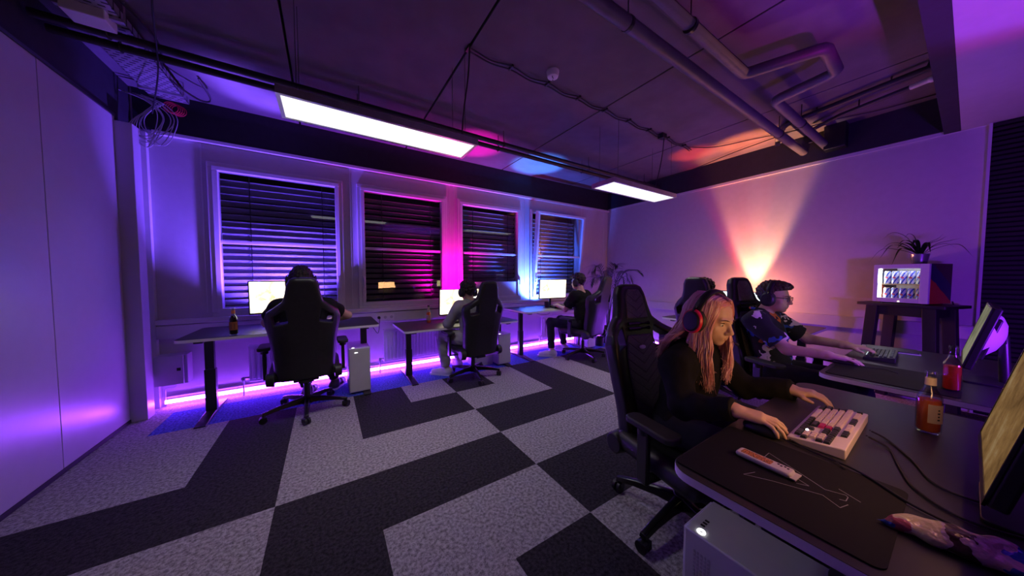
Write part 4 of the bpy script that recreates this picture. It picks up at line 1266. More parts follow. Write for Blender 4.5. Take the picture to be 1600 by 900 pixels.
        for s in (-1, 1):
            T = Matrix.Translation(loc(s * 0.082, -0.008, -0.014)) @ rot @ Matrix.Rotation(R(90 * s), 4, 'Y')
            T = T @ Matrix.Diagonal((1.30, 1.08, 1, 1))
            cup = MB().lathe([(0.001, 0.012), (0.040, 0.012), (0.046, 0.018), (0.045, 0.032), (0.034, 0.043), (0.001, 0.045)], 28, M=T).build('ear_cup', M['black'], t)
            MB().lathe([(0.020, -0.008), (0.044, -0.006), (0.048, 0.004), (0.044, 0.013), (0.020, 0.013)], 28, M=T).build('ear_cushion', M['pad_leather'], cup)
            if ring:
                MB().lathe([(0.0430, 0.0375), (0.0458, 0.0335), (0.0472, 0.028), (0.0472, 0.024), (0.0440, 0.024), (0.0440, 0.030), (0.0410, 0.036)], 32, M=T).build('coloured_ring', ring, cup)
            # fork that holds the cup
            MB().tube([loc(s * 0.103, -0.010, 0.06), loc(s * 0.116, -0.010, 0.045), loc(s * 0.118, -0.010, 0.030)], 0.006, 8).build('yoke', M['gloss_black'], t)
        if mic:
            q = mic
            pts = arc([loc(q * 0.105, 0.005, -0.045), loc(q * 0.103, 0.05, -0.085), loc(q * 0.07, 0.10, -0.095), loc(q * 0.045, 0.125, -0.090)], 6)
            MB().tube(pts, 0.0028, 8).sphere(pts[-1], (0.009, 0.009, 0.007), 12).build('microphone', M['black'], t)
        return t
    def short_hair(self, mat_, vol=0.020, rough=0.006, seed=1, low=-0.045, fringe=True):
        hp = self.hp; ax = self.hax; h = 0.005
        C = self.J['head']
        F = Field(C - 0.17, C + 0.19, h)
        F.ell(hp(0, -0.016, 0.042), (0.077 + vol * 0.6, 0.097 + vol, 0.086 + vol), ax, k=0.0)
        if fringe: F.ell(hp(0, 0.060, 0.098), (0.060, 0.045, 0.034), ax, k=0.03)
        rr = np.random.RandomState(seed); axs = [F.lo[i] + h * np.arange(F.n[i]) for i in range(3)]
        w = np.zeros(F.v.shape, np.float32)
        for i in range(9):
            dv = rr.normal(size=3); dv /= np.linalg.norm(dv); fq = rr.uniform(120, 300)
            ph = (axs[0] * dv[0] * fq)[:, None, None] + (axs[1] * dv[1] * fq)[None, :, None] + (axs[2] * dv[2] * fq)[None, None, :] + rr.uniform(0, 6)
            w += np.sin(ph).astype(np.float32)
        F.v += w * np.float32(rough / 3)
        sl, P = F.sub(F.lo, F.lo + F.h * F.n, 0)
        Q = P - C
        qs, qf, qu = Q @ self.s, Q @ self.f, Q @ self.u
        # keep hair above a hairline that is high on the forehead and low on the nape
        line = np.where(qf > 0.02, 0.055 + (qf - 0.02) * 0.25, low + (qf + 0.06) * 1.1)
        line = np.clip(line, -0.085, 0.075)
        F.v[sl] = np.maximum(F.v[sl], (line - qu) * 0.8)
        F.v[sl] = np.maximum(F.v[sl], -(0.0 + np.sqrt((qs / 0.066) ** 2 + ((qf + 0.012) / 0.088) ** 2 + ((qu - 0.03) / 0.076) ** 2) - 1) * 0.05)
        me = F.mesh('hair', self.org, smooth=1)
        return link_mesh('hair', me, mat_, self.o)

def tshirt(P, o=0.012, sleeve=0.62):
    def fn(F):
        P.torso(F, o); P.arms(F, o, upto=sleeve)
        F.cap(P.J['neck'] - P.spine * 0.02, P.hp(0, -0.02, -0.06), 0.060, 0.060, k=0.0, op='cut')
        F.plane(P.J['neck'] + P.spine * 0.055, P.spine + 0.25 * P.fr * -1)
    return fn
def longsleeve(P, o=0.014, upto=1.93, collar=0.06):
    def fn(F):
        P.torso(F, o); P.arms(F, o * 1.15, upto=upto, cuts=True)
        F.cap(P.J['neck'] - P.spine * 0.01, P.hp(0, -0.02, -0.06), 0.057, 0.056, k=0.0, op='cut')
        F.plane(P.J['neck'] + P.spine * collar, P.spine)
    return fn
def trousers(P, o=0.012, upto=1.93):
    def fn(F):
        J = P.J
        F.ell(J['pelvis'] + P.spine * 0.01, (0.165 * J.get('bulk', 1.0) + o, 0.115 + o, 0.115 + o), [P.lat, P.fr, P.spine], k=0.0)
        P.legs(F, o, upto)
        F.plane(J['pelvis'] + P.spine * 0.10, P.spine)
    return fn
def shoes(P, mat_, name='shoe'):
    for q in 'LR':
        F = Field(P.J['an' + q] - 0.24, P.J['an' + q] + 0.24, 0.006)
        an = P.J['an' + q]; td = nrm(P.J.get('toe' + q, P.fr) * A((1, 1, 0)))
        a = A((an[0], an[1], 0.048))
        F.cap(A((an[0], an[1], 0.10)), a - td * 0.02, 0.046, 0.046, k=0.02)
        F.cap(a - td * 0.045, a + td * 0.09, 0.047, 0.042, k=0.03)
        F.cap(a + td * 0.09 + A((0, 0, -0.010)), a + td * 0.185 + A((0, 0, -0.012)), 0.044, 0.034, k=0.03)
        F.plane((0, 0, 0.004), (0, 0, -1)); F.plane((0, 0, 0.115), (0, 0, 1))
        me = F.mesh(name, P.org, smooth=1)
        sh = link_mesh(name, me, mat_, P.o)
        so = MB().prism(round_rect(-0.085, 0.235, -0.046, 0.046, 0.045, 6), 0.0, 0.022, Matrix.Translation((an[0], an[1], 0)) @ Matrix.Rotation(math.atan2(td[1], td[0]), 4, 'Z'))
        P.part(so, 'sole', M['white_plastic'], sh)

# ------------------------------------------------------------------ the person with long pink hair (nearest)
W = Person(dict(pelvis=(1.64, 0.825, 0.545), neck=(1.630, 0.772, 0.962), head=(1.615, 0.693, 1.118), f=(-0.20, -0.95, -0.24),
    shL=(1.795, 0.752, 0.885), shR=(1.475, 0.778, 0.875), elL=(1.905, 0.640, 0.725), elR=(1.390, 0.700, 0.722),
    wrL=(1.895, 0.460, 0.772), wrR=(1.375, 0.505, 0.786),
    knL=(1.78, 0.40, 0.53), knR=(1.54, 0.40, 0.53), anL=(1.80, 0.36, 0.10), anR=(1.52, 0.36, 0.10), toeL=(0, -1, 0), toeR=(0, -1, 0), bulk=0.92,
    handL=dict(d=(0.12, -0.97, 0.06), n=(0, 0, -1), flip=1, curl=(22, 24, 16), s=0.93),
    handR=dict(d=(0.26, -0.95, -0.05), n=(0, -0.10, -1), flip=1, curl=(12, 24, 16), spread=15, s=1.06, fcurl=(-2, 0, 2, 5))), 0.0042)
W.body('person with long pink hair in a black hoodie, nearest in the photo', M['skin'], fem=True)
W.eyes(); W.lips(); W.nails()
W.cloth('hoodie', M['black_cloth'], longsleeve(W, 0.018, 2.09), folds=0.006, seed=1)
W.cloth('trousers', M['denim'], trousers(W), seed=2)
shoes(W, M['shoe_dark'])
# her hair: a cap with hundreds of locks
def long_hair(P):
    hp = P.hp; ax = P.hax
    C = P.J['head']; h = 0.005
    F = Field(C - A((0.2, 0.2, 0.34)), C + 0.2, h)
    F.ell(hp(0, -0.018, 0.036), (0.083, 0.104, 0.091), ax, k=0.0)
    for s in (-1, 1):
        F.cap(hp(s * 0.072, 0.0, 0.0), hp(s * 0.080, -0.01, -0.13), 0.024, 0.020, k=0.03)
    F.cap(hp(0, -0.09, 0.0), hp(0, -0.115, -0.12), 0.055, 0.045, k=0.04)
    sl, Q = F.sub(F.lo, F.lo + F.h * F.n, 0)
    Q = Q - C; qs, qf, qu = Q @ P.s, Q @ P.f, Q @ P.u
    face = np.maximum(np.abs(qs) - 0.056 - np.clip(-0.05 - qu, 0, 0.1) * 0.25, np.maximum(qu - 0.084 + np.abs(qs) * 0.35, 0.030 - qf))
    F.v[sl] = np.maximum(F.v[sl], -face)
    cap = F.mesh('cap', P.org, smooth=1)
    b = MB(); b.bm.from_mesh(cap)
    tone = [0.25] * len(b.bm.verts)
    rnd = random.Random(11)
    X = lambda p: Vector(A(p) - P.org)
    dn = A((0, 0, -1.0))
    def lock(pts, r0, r1):
        q = arc([X(p) for p in pts], 6); n = len(q)
        rr = [r0 * (0.55 + 0.45 * math.sin(math.pi * min(1, (i / n) * 1.6) / 1.6 + 0.4)) * (1 - (i / (n - 1)) ** 3) + r1 for i in range(n)]
        n0 = len(tone)
        b.tube(q, rr, 4)
        tv = rnd.random()
        tone.extend([tv] * (n * 4))
    for i in range(1500):
        side = -1 if rnd.random() < 0.64 else 1          # right side faces the camera
        th = rnd.uniform(16, 178)
        a1 = R(th); th = max(th, rnd.uniform(38, 52)) if th < 45 else th
        a = R(th); j = lambda m: rnd.uniform(-m, m)
        p0 = hp(side * rnd.uniform(0.001, 0.014), 0.074 - 0.16 * (math.degrees(a1) / 180) + j(0.01), 0.127 - 0.015 * abs(math.degrees(a1) / 90 - 1) + j(0.003) - 0.014 * max(0, 1 - math.degrees(a1) / 50))
        el = lambda rr_, up: C + P.f * -0.015 + P.u * up + P.s * side * math.sin(a) * (0.084 + rr_) + P.f * math.cos(a) * (0.102 + rr_)
        p1 = C + P.f * -0.015 + P.u * (0.098 + j(0.004)) + P.s * side * math.sin((a + a1) / 2) * 0.066 + P.f * math.cos((a + a1) / 2) * 0.084; p2 = el(0.000 + j(0.004), 0.045); p3 = el(0.002 + j(0.006), -0.02)
        r0 = rnd.uniform(0.0012, 0.0036)
        if th < 100:       # falls in front of the shoulder onto the chest
            k = (th - 38) / 62
            p3 = C + P.u * -0.03 + P.s * side * (0.067 + 0.020 * k + j(0.005)) + P.f * (0.062 - 0.075 * k + j(0.006))
            p4 = C + P.s * side * (0.070 + 0.026 * k + j(0.010)) + P.f * (0.058 - 0.085 * k + j(0.010)) + dn * 0.12
            p5 = C + P.s * side * (0.072 + 0.036 * k + j(0.016)) + P.f * (0.056 - 0.085 * k + j(0.014)) + dn * (0.21 + j(0.01))
            p6 = C + P.s * side * (0.050 + 0.040 * k + j(0.022)) + P.f * (0.050 - 0.050 * k + j(0.018)) + dn * (0.315 - 0.05 * k + rnd.uniform(-0.08, 0.035))
            if side > 0: p6 = p6 + P.u * 0.03
            lock([p0, p1, p2, p3, p4, p5, p6], r0, 0.0005)
        else:             # drapes over the shoulder and down the back
            k = (th - 100) / 78
            p4 = C + P.s * side * (0.108 - 0.050 * k + j(0.012)) + P.f * (-0.070 - 0.065 * k + j(0.010)) + dn * (0.085 + j(0.008))
            p5 = C + P.s * side * (0.125 - 0.075 * k + j(0.016)) + P.f * (-0.135 - 0.055 * k + j(0.010)) + dn * (0.158 + 0.01 * k + j(0.010))
            p6 = C + P.s * side * (0.120 - 0.080 * k + j(0.022)) + P.f * (-0.215 - 0.015 * k + j(0.012)) + dn * (0.230 + rnd.uniform(-0.03, 0.07))
            lock([p0, p1, p2, p3, p4, p5, p6], r0, 0.0005)
    me = b.mesh('hair', smooth=70)
    at = me.attributes.new('lock_tone', 'FLOAT', 'POINT')
    tone = (tone + [0.5] * len(me.vertices))[:len(me.vertices)]
    at.data.foreach_set('value', tone)
    bpy.data.meshes.remove(cap)
    return link_mesh('hair', me, M['hair_pink'], P.o)
long_hair(W)
W.headset('black headset with red rings on the long pink hair', M['red_ring'], mic=1)

# ------------------------------------------------------------------ the person in the patterned shirt
Mn = Person(dict(pelvis=(3.20, 0.87, 0.555), neck=(3.20, 0.975, 1.000), head=(3.195, 0.888, 1.145), f=(-0.06, -0.99, -0.10),
    shL=(3.385, 0.955, 0.950), shR=(3.015, 0.960, 0.950), elL=(3.47, 0.73, 0.785), elR=(2.955, 0.735, 0.765),
    wrL=(3.40, 0.505, 0.785), wrR=(2.945, 0.525, 0.772),
    knL=(3.32, 0.42, 0.54), knR=(3.08, 0.42, 0.54), anL=(3.34, 0.34, 0.10), anR=(3.06, 0.34, 0.10), toeL=(0, -1, 0), toeR=(0, -1, 0),
    handL=dict(d=(0.06, -0.98, -0.02), n=(0, 0, -1), curl=(18, 24, 16)),
    handR=dict(d=(0.12, -0.98, -0.06), n=(0, 0, -1), curl=(8, 18, 14), spread=7)), 0.005)
Mn.body('person in glasses and a dark patterned shirt with orange and white blooms', M['skin'])
Mn.eyes(); Mn.lips()
def camp_shirt(F):
    tshirt(Mn, 0.014, 0.80)(F)
Mn.cloth('patterned_shirt', M['hawaii'], camp_shirt, folds=0.006, seed=3)
# open collar
cl = MB()
for s in (-1, 1):
    n0 = Mn.J['neck']
    pts = [n0 + Mn.lat * s * 0.020 + Mn.fr * 0.085 - Mn.spine * 0.07, n0 + Mn.lat * s * 0.062 + Mn.fr * 0.045 + Mn.spine * 0.022, n0 + Mn.lat * s * 0.062 - Mn.fr * 0.035 + Mn.spine * 0.052, n0 - Mn.fr * 0.062 + Mn.spine * 0.060]
    cl.tube(arc([Vector(p) for p in pts], 5), 0.012, 8)
Mn.part(cl, 'collar', M['hawaii'])
Mn.cloth('trousers', M['denim'], trousers(Mn), seed=4)
shoes(Mn, M['shoe_dark'])
Mn.short_hair(M['hair_brown'], vol=0.018, rough=0.004, seed=4)
Mn.headset('black headset on the person in the patterned shirt', None, mic=False)
g = thing('glasses', 'thin dark glasses on the person in the patterned shirt', 'glasses', tuple(Mn.J['head']))
gl = lambda s, f, u: Vector(Mn.s * s + Mn.f * f + Mn.u * u)
fr_ = MB()
for s in (-1, 1):
    rim = [gl(s * 0.032 + x, 0.103 - abs(x) * 0.0, -0.002 + z) for x, z in round_rect(-0.024, 0.024, -0.018, 0.018, 0.012, 4)]
    fr_.tube(rim, 0.0015, 6, closed=True)
    fr_.tube([gl(s * 0.056, 0.102, 0.006), gl(s * 0.072, 0.088, 0.006), gl(s * 0.082, 0.02, 0.004), gl(s * 0.082, -0.01, -0.004)], 0.0024, 6)
fr_.tube([gl(-0.008, 0.104, 0.004), gl(0, 0.107, 0.007), gl(0.008, 0.104, 0.004)], 0.002, 6)
fr_.build('frame', M['black'], g)
for s in (-1, 1):
    MB().prism(round_rect(-0.023, 0.023, -0.017, 0.017, 0.012, 4), -0.0006, 0.0006, Matrix.Translation(gl(s * 0.032, 0.103, -0.002)) @ Matrix((Mn.s, Mn.u, Mn.f)).transposed().to_4x4()).build('lens', M['lens'], g)

# ------------------------------------------------------------------ the three at the window wall
A1 = Person(dict(pelvis=(-0.185, 3.42, 0.560), neck=(-0.195, 3.46, 1.115), head=(-0.205, 3.50, 1.275), f=(0, 1, -0.12),
    shL=(-0.395, 3.46, 1.025), shR=(0.005, 3.46, 1.025), elL=(-0.490, 3.60, 0.875), elR=(0.185, 3.60, 0.900), wrL=(-0.36, 3.81, 0.835), wrR=(0.06, 3.83, 0.835),
    knL=(-0.32, 3.88, 0.55), knR=(-0.06, 3.88, 0.55), anL=(-0.20, 3.86, 0.10), anR=(0.06, 3.98, 0.10), toeL=(0.3, 1, 0), toeR=(0.5, 1, 0), bulk=1.12,
    handL=dict(d=(0.35, 0.93, -0.08), n=(0, 0, -1)), handR=dict(d=(-0.30, 0.95, -0.08), n=(0, 0, -1))), 0.007)
A1.body('person in a dark t-shirt seen from behind at the leftmost desk', M['skin'])
A1.cloth('t_shirt', M['black_cloth'], tshirt(A1, 0.012, 0.58), folds=0.005, seed=6)
A1.cloth('trousers', M['denim'], trousers(A1), seed=7)
shoes(A1, M['shoe_dark'])
A1.short_hair(M['hair_dark'], vol=0.022, rough=0.006, seed=6)
A1.headset('black headset on the person at the leftmost desk', None, mic=False)

A2 = Person(dict(pelvis=(1.58, 3.42, 0.550), neck=(1.555, 3.43, 0.985), head=(1.525, 3.46, 1.125), f=(-0.18, 0.98, -0.12),
    shL=(1.375, 3.41, 0.925), shR=(1.745, 3.46, 0.925), elL=(1.285, 3.53, 0.725), elR=(1.85, 3.56, 0.740), wrL=(1.37, 3.69, 0.715), wrR=(1.73, 3.74, 0.718),
    knL=(1.255, 3.70, 0.555), knR=(1.62, 3.90, 0.50), anL=(1.325, 3.72, 0.10), anR=(1.60, 3.98, 0.10), toeL=(-0.7, 0.7, 0), toeR=(0, 1, 0),
    handL=dict(d=(0.3, 0.95, -0.05), n=(0, 0, -1)), handR=dict(d=(-0.3, 0.95, -0.05), n=(0, 0, -1))), 0.007)
A2.body('person in a grey hoodie and pale trousers at the low middle desk', M['skin'])
A2.cloth('hoodie', M['grey_cloth'], longsleeve(A2, 0.022, 1.95), folds=0.008, seed=8)
A2.cloth('trousers', M['pale_cloth'], trousers(A2, 0.020), folds=0.008, seed=9)
shoes(A2, M['shoe_white'])
A2.short_hair(M['hair_dark'], vol=0.024, rough=0.008, seed=8)
A2.headset('black headset on the person in the grey hoodie', None, mic=False)

A3 = Person(dict(pelvis=(3.50, 3.36, 0.560), neck=(3.475, 3.37, 1.065), head=(3.435, 3.415, 1.222), f=(-0.30, 0.95, -0.12),
    shL=(3.295, 3.36, 1.005), shR=(3.645, 3.42, 1.005), elL=(3.245, 3.50, 0.775), elR=(3.72, 3.60, 0.80), wrL=(3.27, 3.72, 0.822), wrR=(3.60, 3.78, 0.822),
    knL=(3.12, 3.72, 0.555), knR=(3.46, 3.86, 0.555), anL=(3.10, 3.66, 0.10), anR=(3.50, 3.80, 0.10), toeL=(-0.75, 0.55, 0), toeR=(-0.5, 0.8, 0),
    handL=dict(d=(0.25, 0.96, -0.05), n=(0, 0, -1)), handR=dict(d=(-0.2, 0.97, -0.05), n=(0, 0, -1))), 0.007)
A3.body('person in a black t-shirt, arm stretched to a keyboard, by the rightmost window', M['skin'])
A3.cloth('t_shirt', M['black_cloth'], tshirt(A3, 0.014, 0.75), folds=0.005, seed=10)
A3.cloth('trousers', M['denim'], trousers(A3), seed=11)
shoes(A3, M['shoe_white'])
A3.short_hair(M['hair_dark'], vol=0.022, rough=0.007, seed=12)
A3.headset('black headset on the person by the rightmost window', None, mic=False)

A4 = Person(dict(pelvis=(3.62, 1.69, 0.560), neck=(3.68, 1.63, 1.02), head=(3.74, 1.665, 1.150), f=(0.97, 0.05, -0.2),
    shL=(3.68, 1.85, 0.995), shR=(3.68, 1.46, 0.995), elL=(3.88, 1.88, 0.79), elR=(3.88, 1.44, 0.79), wrL=(4.12, 1.80, 0.77), wrR=(4.12, 1.55, 0.77),
    knL=(4.07, 1.80, 0.555), knR=(4.07, 1.56, 0.555), anL=(4.10, 1.80, 0.10), anR=(4.10, 1.56, 0.10), toeL=(1, 0, 0), toeR=(1, 0, 0),
    handL=dict(d=(0.95, -0.2, -0.05), n=(0, 0, -1)), handR=dict(d=(0.95, 0.2, -0.05), n=(0, 0, -1))), 0.008)
A4.body('person almost hidden behind the chair facing the right wall, only dark hair showing', M['skin'])
A4.cloth('t_shirt', M['black_cloth'], tshirt(A4, 0.014, 0.75), folds=0.005, seed=13)
A4.cloth('trousers', M['denim'], trousers(A4), seed=14)
shoes(A4, M['shoe_dark'])
A4.short_hair(M['hair_dark'], vol=0.022, rough=0.008, seed=15)
# ================================================================== keyboards, mice, pads
M['key_light'] = mat('cream_keycap', (0.66, 0.52, 0.55), 0.5, var=0.03)
M['key_dark'] = mat('charcoal_keycap', (0.022, 0.026, 0.034), 0.45)
M['key_red'] = mat('crimson_keycap', (0.45, 0.02, 0.14), 0.45)
M['case_light'] = mat('cream_keyboard_case', (0.66, 0.56, 0.60), 0.45, var=0.03)
M['pad'] = mat('black_mouse_mat', (0.006, 0.0055, 0.007), 0.75, bump=0.1, bscale=700, spec=0.25)
M['print_line'] = mat('white_printed_line', (0.30, 0.30, 0.33), 0.8)
M['key_glow'] = emis('white_key_glow', (0.75, 0.95, 1.0), 0.8)
M['pink_spark'] = emis('pink_key_light', (1.0, 0.75, 0.85), 6.0)

def keymesh(w, d=0.0165, h=0.008):
    b = MB(); c = 0.0022
    lo = [b.bm.verts.new((x * w / 2, y * d / 2, 0)) for x, y in ((-1, -1), (1, -1), (1, 1), (-1, 1))]
    hi = [b.bm.verts.new((x * (w / 2 - c), y * (d / 2 - c), h)) for x, y in ((-1, -1), (1, -1), (1, 1), (-1, 1))]
    b.skin(lo, hi); b.bm.faces.new(hi); b.bm.faces.new(lo[::-1])
    return b.mesh('key', smooth=0)
U = 0.01905
ROWS = [  # (list of (width in units, class)) from the back row forward
    [(1, 'd'), (0.5, '_')] + [(1, 'l')] * 4 + [(0.3, '_')] + [(1, 'd')] * 4 + [(0.3, '_')] + [(1, 'l')] * 4 + [(0.15, '_')] + [(1, 'd')] * 3,
    [(1, 'l')] * 13 + [(2, 'd'), (0.25, '_')] + [(1, 'd')] * 3 + [(0.25, '_')] + [(1, 'd')] * 4,
    [(1.5, 'd')] + [(1, 'l')] * 12 + [(1.5, 'r'), (0.25, '_')] + [(1, 'd')] * 3 + [(0.25, '_')] + [(1, 'l')] * 3 + [(1, 'd')],
    [(1.75, 'd')] + [(1, 'l')] * 11 + [(2.25, 'r'), (3.5, '_')] + [(1, 'l')] * 3,
    [(2.25, 'd')] + [(1, 'l')] * 10 + [(2.75, 'd'), (1.25, '_'), (1, 'd'), (1.25, '_')] + [(1, 'l')] * 3 + [(1, 'd')],
    [(1.25, 'd')] * 3 + [(6.25, 'l')] + [(1.25, 'd')] * 4 + [(0.25, '_')] + [(1, 'd')] * 3 + [(0.25, '_')] + [(2, 'd'), (1, 'd')]]
def keyboard(label, loc, rz, kind, full=True, parts=True):
    t = thing('keyboard', label, 'keyboard', loc, R(rz))
    Wk = 22.5 * U + 0.012 if full else 18.25 * U + 0.012
    D = 6.35 * U + 0.014
    case = M['case_light'] if kind == 'light' else M['black']
    sl = math.atan2(0.014, D)
    prof = [(-D / 2 - 0.004, 0), (D / 2 + 0.004, 0), (D / 2 + 0.004, 0.034), (D / 2 - 0.008, 0.034), (-D / 2 + 0.004, 0.018), (-D / 2 - 0.004, 0.016)]
    MB().prism(prof, -Wk / 2 - 0.004, Wk / 2 + 0.004, Matrix(((0, 0, 1, 0), (1, 0, 0, 0), (0, 1, 0, 0), (0, 0, 0, 1)))).build('case', case, t, bevel=0.003)
    cache = {}
    mats = {'l': M['key_light'] if kind == 'light' else M['key_dark'], 'd': M['key_dark'], 'r': M['key_red'] if kind == 'light' else M['key_dark']}
    if not parts: big = MB()
    for r_, row in enumerate(ROWS):
        y = D / 2 - 0.016 - r_ * U - (0.006 if r_ else 0.0)
        z = 0.0195 + (y + D / 2) / D * 0.0145
        x = -Wk / 2 + 0.006
        for w, c in row:
            if not full and x > Wk / 2 - 0.01: break
            if c != '_':
                if parts:
                    k = (w, c)
                    if k not in cache:
                        me = keymesh(w * U - 0.0016); me.materials.append(mats[c]); cache[k] = me
                    o = bpy.data.objects.new('key', cache[k]); COL.objects.link(o); o.parent = t
                    o.location = (x + w * U / 2, y, z); o.rotation_euler = (sl, 0, 0)
                else:
                    big.box((x + w * U / 2, y, z + 0.004), (w * U - 0.002, 0.016, 0.008))
            x += w * U
    if not parts:
        o = big.build('keycaps', M['key_dark'], t, smooth=0); o['kind'] = 'stuff'
    if kind == 'glow':
        for i in range(5):
            MB().box((-0.02 + 0.028 * i, -D / 2 + 0.006, 0.022), (0.010, 0.004, 0.004)).build('key_light', M['key_glow'], t)
        MB().box((0.13, 0.0, 0.030), (0.014, 0.004, 0.004)).box((0.13, 0.03, 0.033), (0.018, 0.004, 0.004)).build('key_light', M['key_glow'], t)
    if kind == 'light':
        MB().sphere((0.145, -0.034, 0.033), (0.006, 0.004, 0.003), 10).build('indicator_light', M['pink_spark'], t)
    return t
keyboard('cream and charcoal keyboard with crimson keys on the nearest desk', (1.625, 0.272, 0.7305), 181, 'light')
keyboard('black keyboard with pale glowing keys under a hand on the patterned shirt person\'s desk', (3.42, 0.335, 0.7305), 183, 'glow', full=False)
keyboard('black keyboard on the desk by the rightmost window', (3.42, 3.80, 0.7755), -4, 'dark', full=False, parts=False)
keyboard('dark keyboard on the leftmost desk before the bright monitor', (-0.16, 3.84, 0.7855), 0, 'dark', full=False, parts=False)
keyboard('dark keyboard on the low middle desk before the bright monitor', (1.56, 3.85, 0.6725), 0, 'dark', full=False, parts=False)

def mouse(label, loc, rz):
    t = thing('computer_mouse', label, 'mouse', loc, R(rz))
    F = Field((-0.05, -0.08, -0.01), (0.05, 0.08, 0.06), 0.003)
    F.ell((0, -0.008, 0.008), (0.033, 0.062, 0.032), k=0); F.plane((0, 0, 0), (0, 0, -1))
    link_mesh('shell', F.mesh('shell', smooth=1), M['black'], t)
    MB().cyl((-0.004, 0.030, 0.030), (0.004, 0.030, 0.030), 0.009, seg=14).build('wheel', M['gloss_black'], t)
    MB().tube(arc([(0, 0.052, 0.008), (0.004, 0.09, 0.003), (-0.02, 0.16, 0.003), (0.03, 0.22, 0.003)], 6), 0.002, 6).build('cable', M['cable'], t)
    return t
mouse('black mouse under the hand nearest the camera', (1.388, 0.400, 0.7335), 172)
mouse('black mouse under the bare arm on the patterned shirt person\'s desk', (2.955, 0.435, 0.7335), 176)

def flat_px(pts, z):
    """photo points of the print, laid onto the mat in metres"""
    return pts
t = thing('mouse_mat', 'large black mouse mat with thin white line drawing on the nearest desk', 'mouse mat', (1.135, 0.285, 0.7303))
MB().prism(round_rect(-0.20, 0.205, -0.215, 0.208, 0.02, 5), 0, 0.003).build('mat', M['pad'], t)
def strip(b, pts, w=0.0009, z=0.0033):
    for (x0, y0), (x1, y1) in zip(pts, pts[1:]):
        d = Vector((x1 - x0, y1 - y0, 0)); n = Vector((-d.y, d.x, 0)).normalized() * w
        a, c = Vector((x0, y0, z)), Vector((x1, y1, z))
        b.quad(a + n, c + n, c - n, a - n)
cx_, cy_ = 1.135, 0.285
def rel(L): return [(x - cx_, y - cy_) for x, y in L]
ART = [[(1.189, 0.343), (1.241, 0.343), (1.159, 0.197), (1.176, 0.161), (1.170, 0.156), (1.146, 0.156), (1.140, 0.167)],
       [(1.083, 0.330), (1.043, 0.345), (1.079, 0.288), (1.124, 0.195), (1.100, 0.159), (1.132, 0.150)],
       [(1.154, 0.255), (1.140, 0.225), (1.125, 0.248)], [(1.194, 0.177), (1.172, 0.134)]]
b = MB()
for L in ART: strip(b, rel(L))
b.build('printed_lines', M['print_line'], t, smooth=0)
o = MB().prism(round_rect(-0.25, 0.25, -0.23, 0.23, 0.02, 5), 0, 0.003).build('mouse_mat', M['pad']); o.location = (2.83, 0.235, 0.7303)
tag(o, 'plain dark mouse mat on the patterned shirt person\'s desk', 'mouse mat')

# controller on the near desk edge
MB().bx(-0.70, -0.681, -0.06, 0.03, 0.694, 0.704).bx(-0.704, -0.698, -0.045, 0.015, 0.697, 0.701).build('height_controller', M['black'], dw, bevel=0.002)
o = MB().tube(arc([(1.395, 0.245, 0.736), (1.55, 0.05, 0.735), (1.50, 0.10, 0.734)], 2), 0.001, 4)
o.bm.free()
for lab, P in (('black keyboard cable trailing over the nearest desk toward the monitor', [(1.72, 0.185, 0.745), (1.70, 0.14, 0.7345), (1.58, 0.08, 0.7345), (1.44, 0.02, 0.7345), (1.45, -0.12, 0.7345)]),
               ('second black cable beside the keyboard cable on the nearest desk', [(1.66, 0.185, 0.742), (1.62, 0.13, 0.7345), (1.50, 0.10, 0.7345), (1.37, 0.06, 0.7345), (1.30, -0.02, 0.7345), (1.35, -0.15, 0.7345)]),
               ('black mouse cable crossing the mouse mat of the nearest desk', [(1.40, 0.33, 0.737), (1.37, 0.27, 0.7365), (1.345, 0.16, 0.7365), (1.26, 0.05, 0.7365), (1.24, -0.06, 0.7345)])):
    o = MB().tube(arc(P, 8), 0.0032, 8).build('desk_cable', M['cable']); tag(o, lab, 'cable')

# ------------------------------------------------------------------ wrapped bar and crumpled bag
M['wrap_white'] = mat('white_wrapper_foil', (0.60, 0.55, 0.58), 0.35, bump=0.15, bscale=90)
def wrapprint():
    n = NT('orange_wrapper_print')
    b = n.n('ShaderNodeBsdfPrincipled'); b.inputs['Roughness'].default_value = 0.4
    tc = n.n('ShaderNodeTexCoord'); mp = n.n('ShaderNodeMapping'); mp.inputs['Scale'].default_value = (40, 90, 1); n.l(tc, 'Object', mp, 'Vector')
    v = n.n('ShaderNodeTexNoise', Scale=3.2, Detail=3.0, Roughness=0.7); n.l(mp, 'Vector', v, 'Vector')
    r = n.ramp([(0.44, (0.025, 0.012, 0.01)), (0.50, (0.60, 0.17, 0.04)), (0.7, (0.72, 0.30, 0.10))]); n.l(v, 'Fac', r, 'Fac'); n.l(r, 'Color', b, 'Base Color')
    n.l(b, 'BSDF', n.out, 'Surface'); return n.m
M['wrap_print'] = wrapprint()
t = thing('snack_bar', 'long white wrapped snack bar with orange print on the mouse mat', 'snack', (1.152, 0.328, 0.7336), R(-3))
MB().prism(round_rect(-0.024, 0.024, -0.068, 0.072, 0.012, 4), 0.001, 0.015).build('wrapper', M['wrap_white'], t, bevel=0.005)
MB().prism(round_rect(-0.013, 0.015, -0.018, 0.060, 0.004, 3), 0.0142, 0.0158).build('printed_panel', M['wrap_print'], t)
MB().bx(-0.022, 0.022, -0.080, -0.066, 0.004, 0.007).build('crimped_end', M['wrap_white'], t)
b = MB()
for i in range(4): b.box((0.012 - 0.004 * (i % 2), -0.030 - 0.008 * i, 0.0153), (0.007, 0.005, 0.001))
b.build('dark_print', M['key_dark'], t)
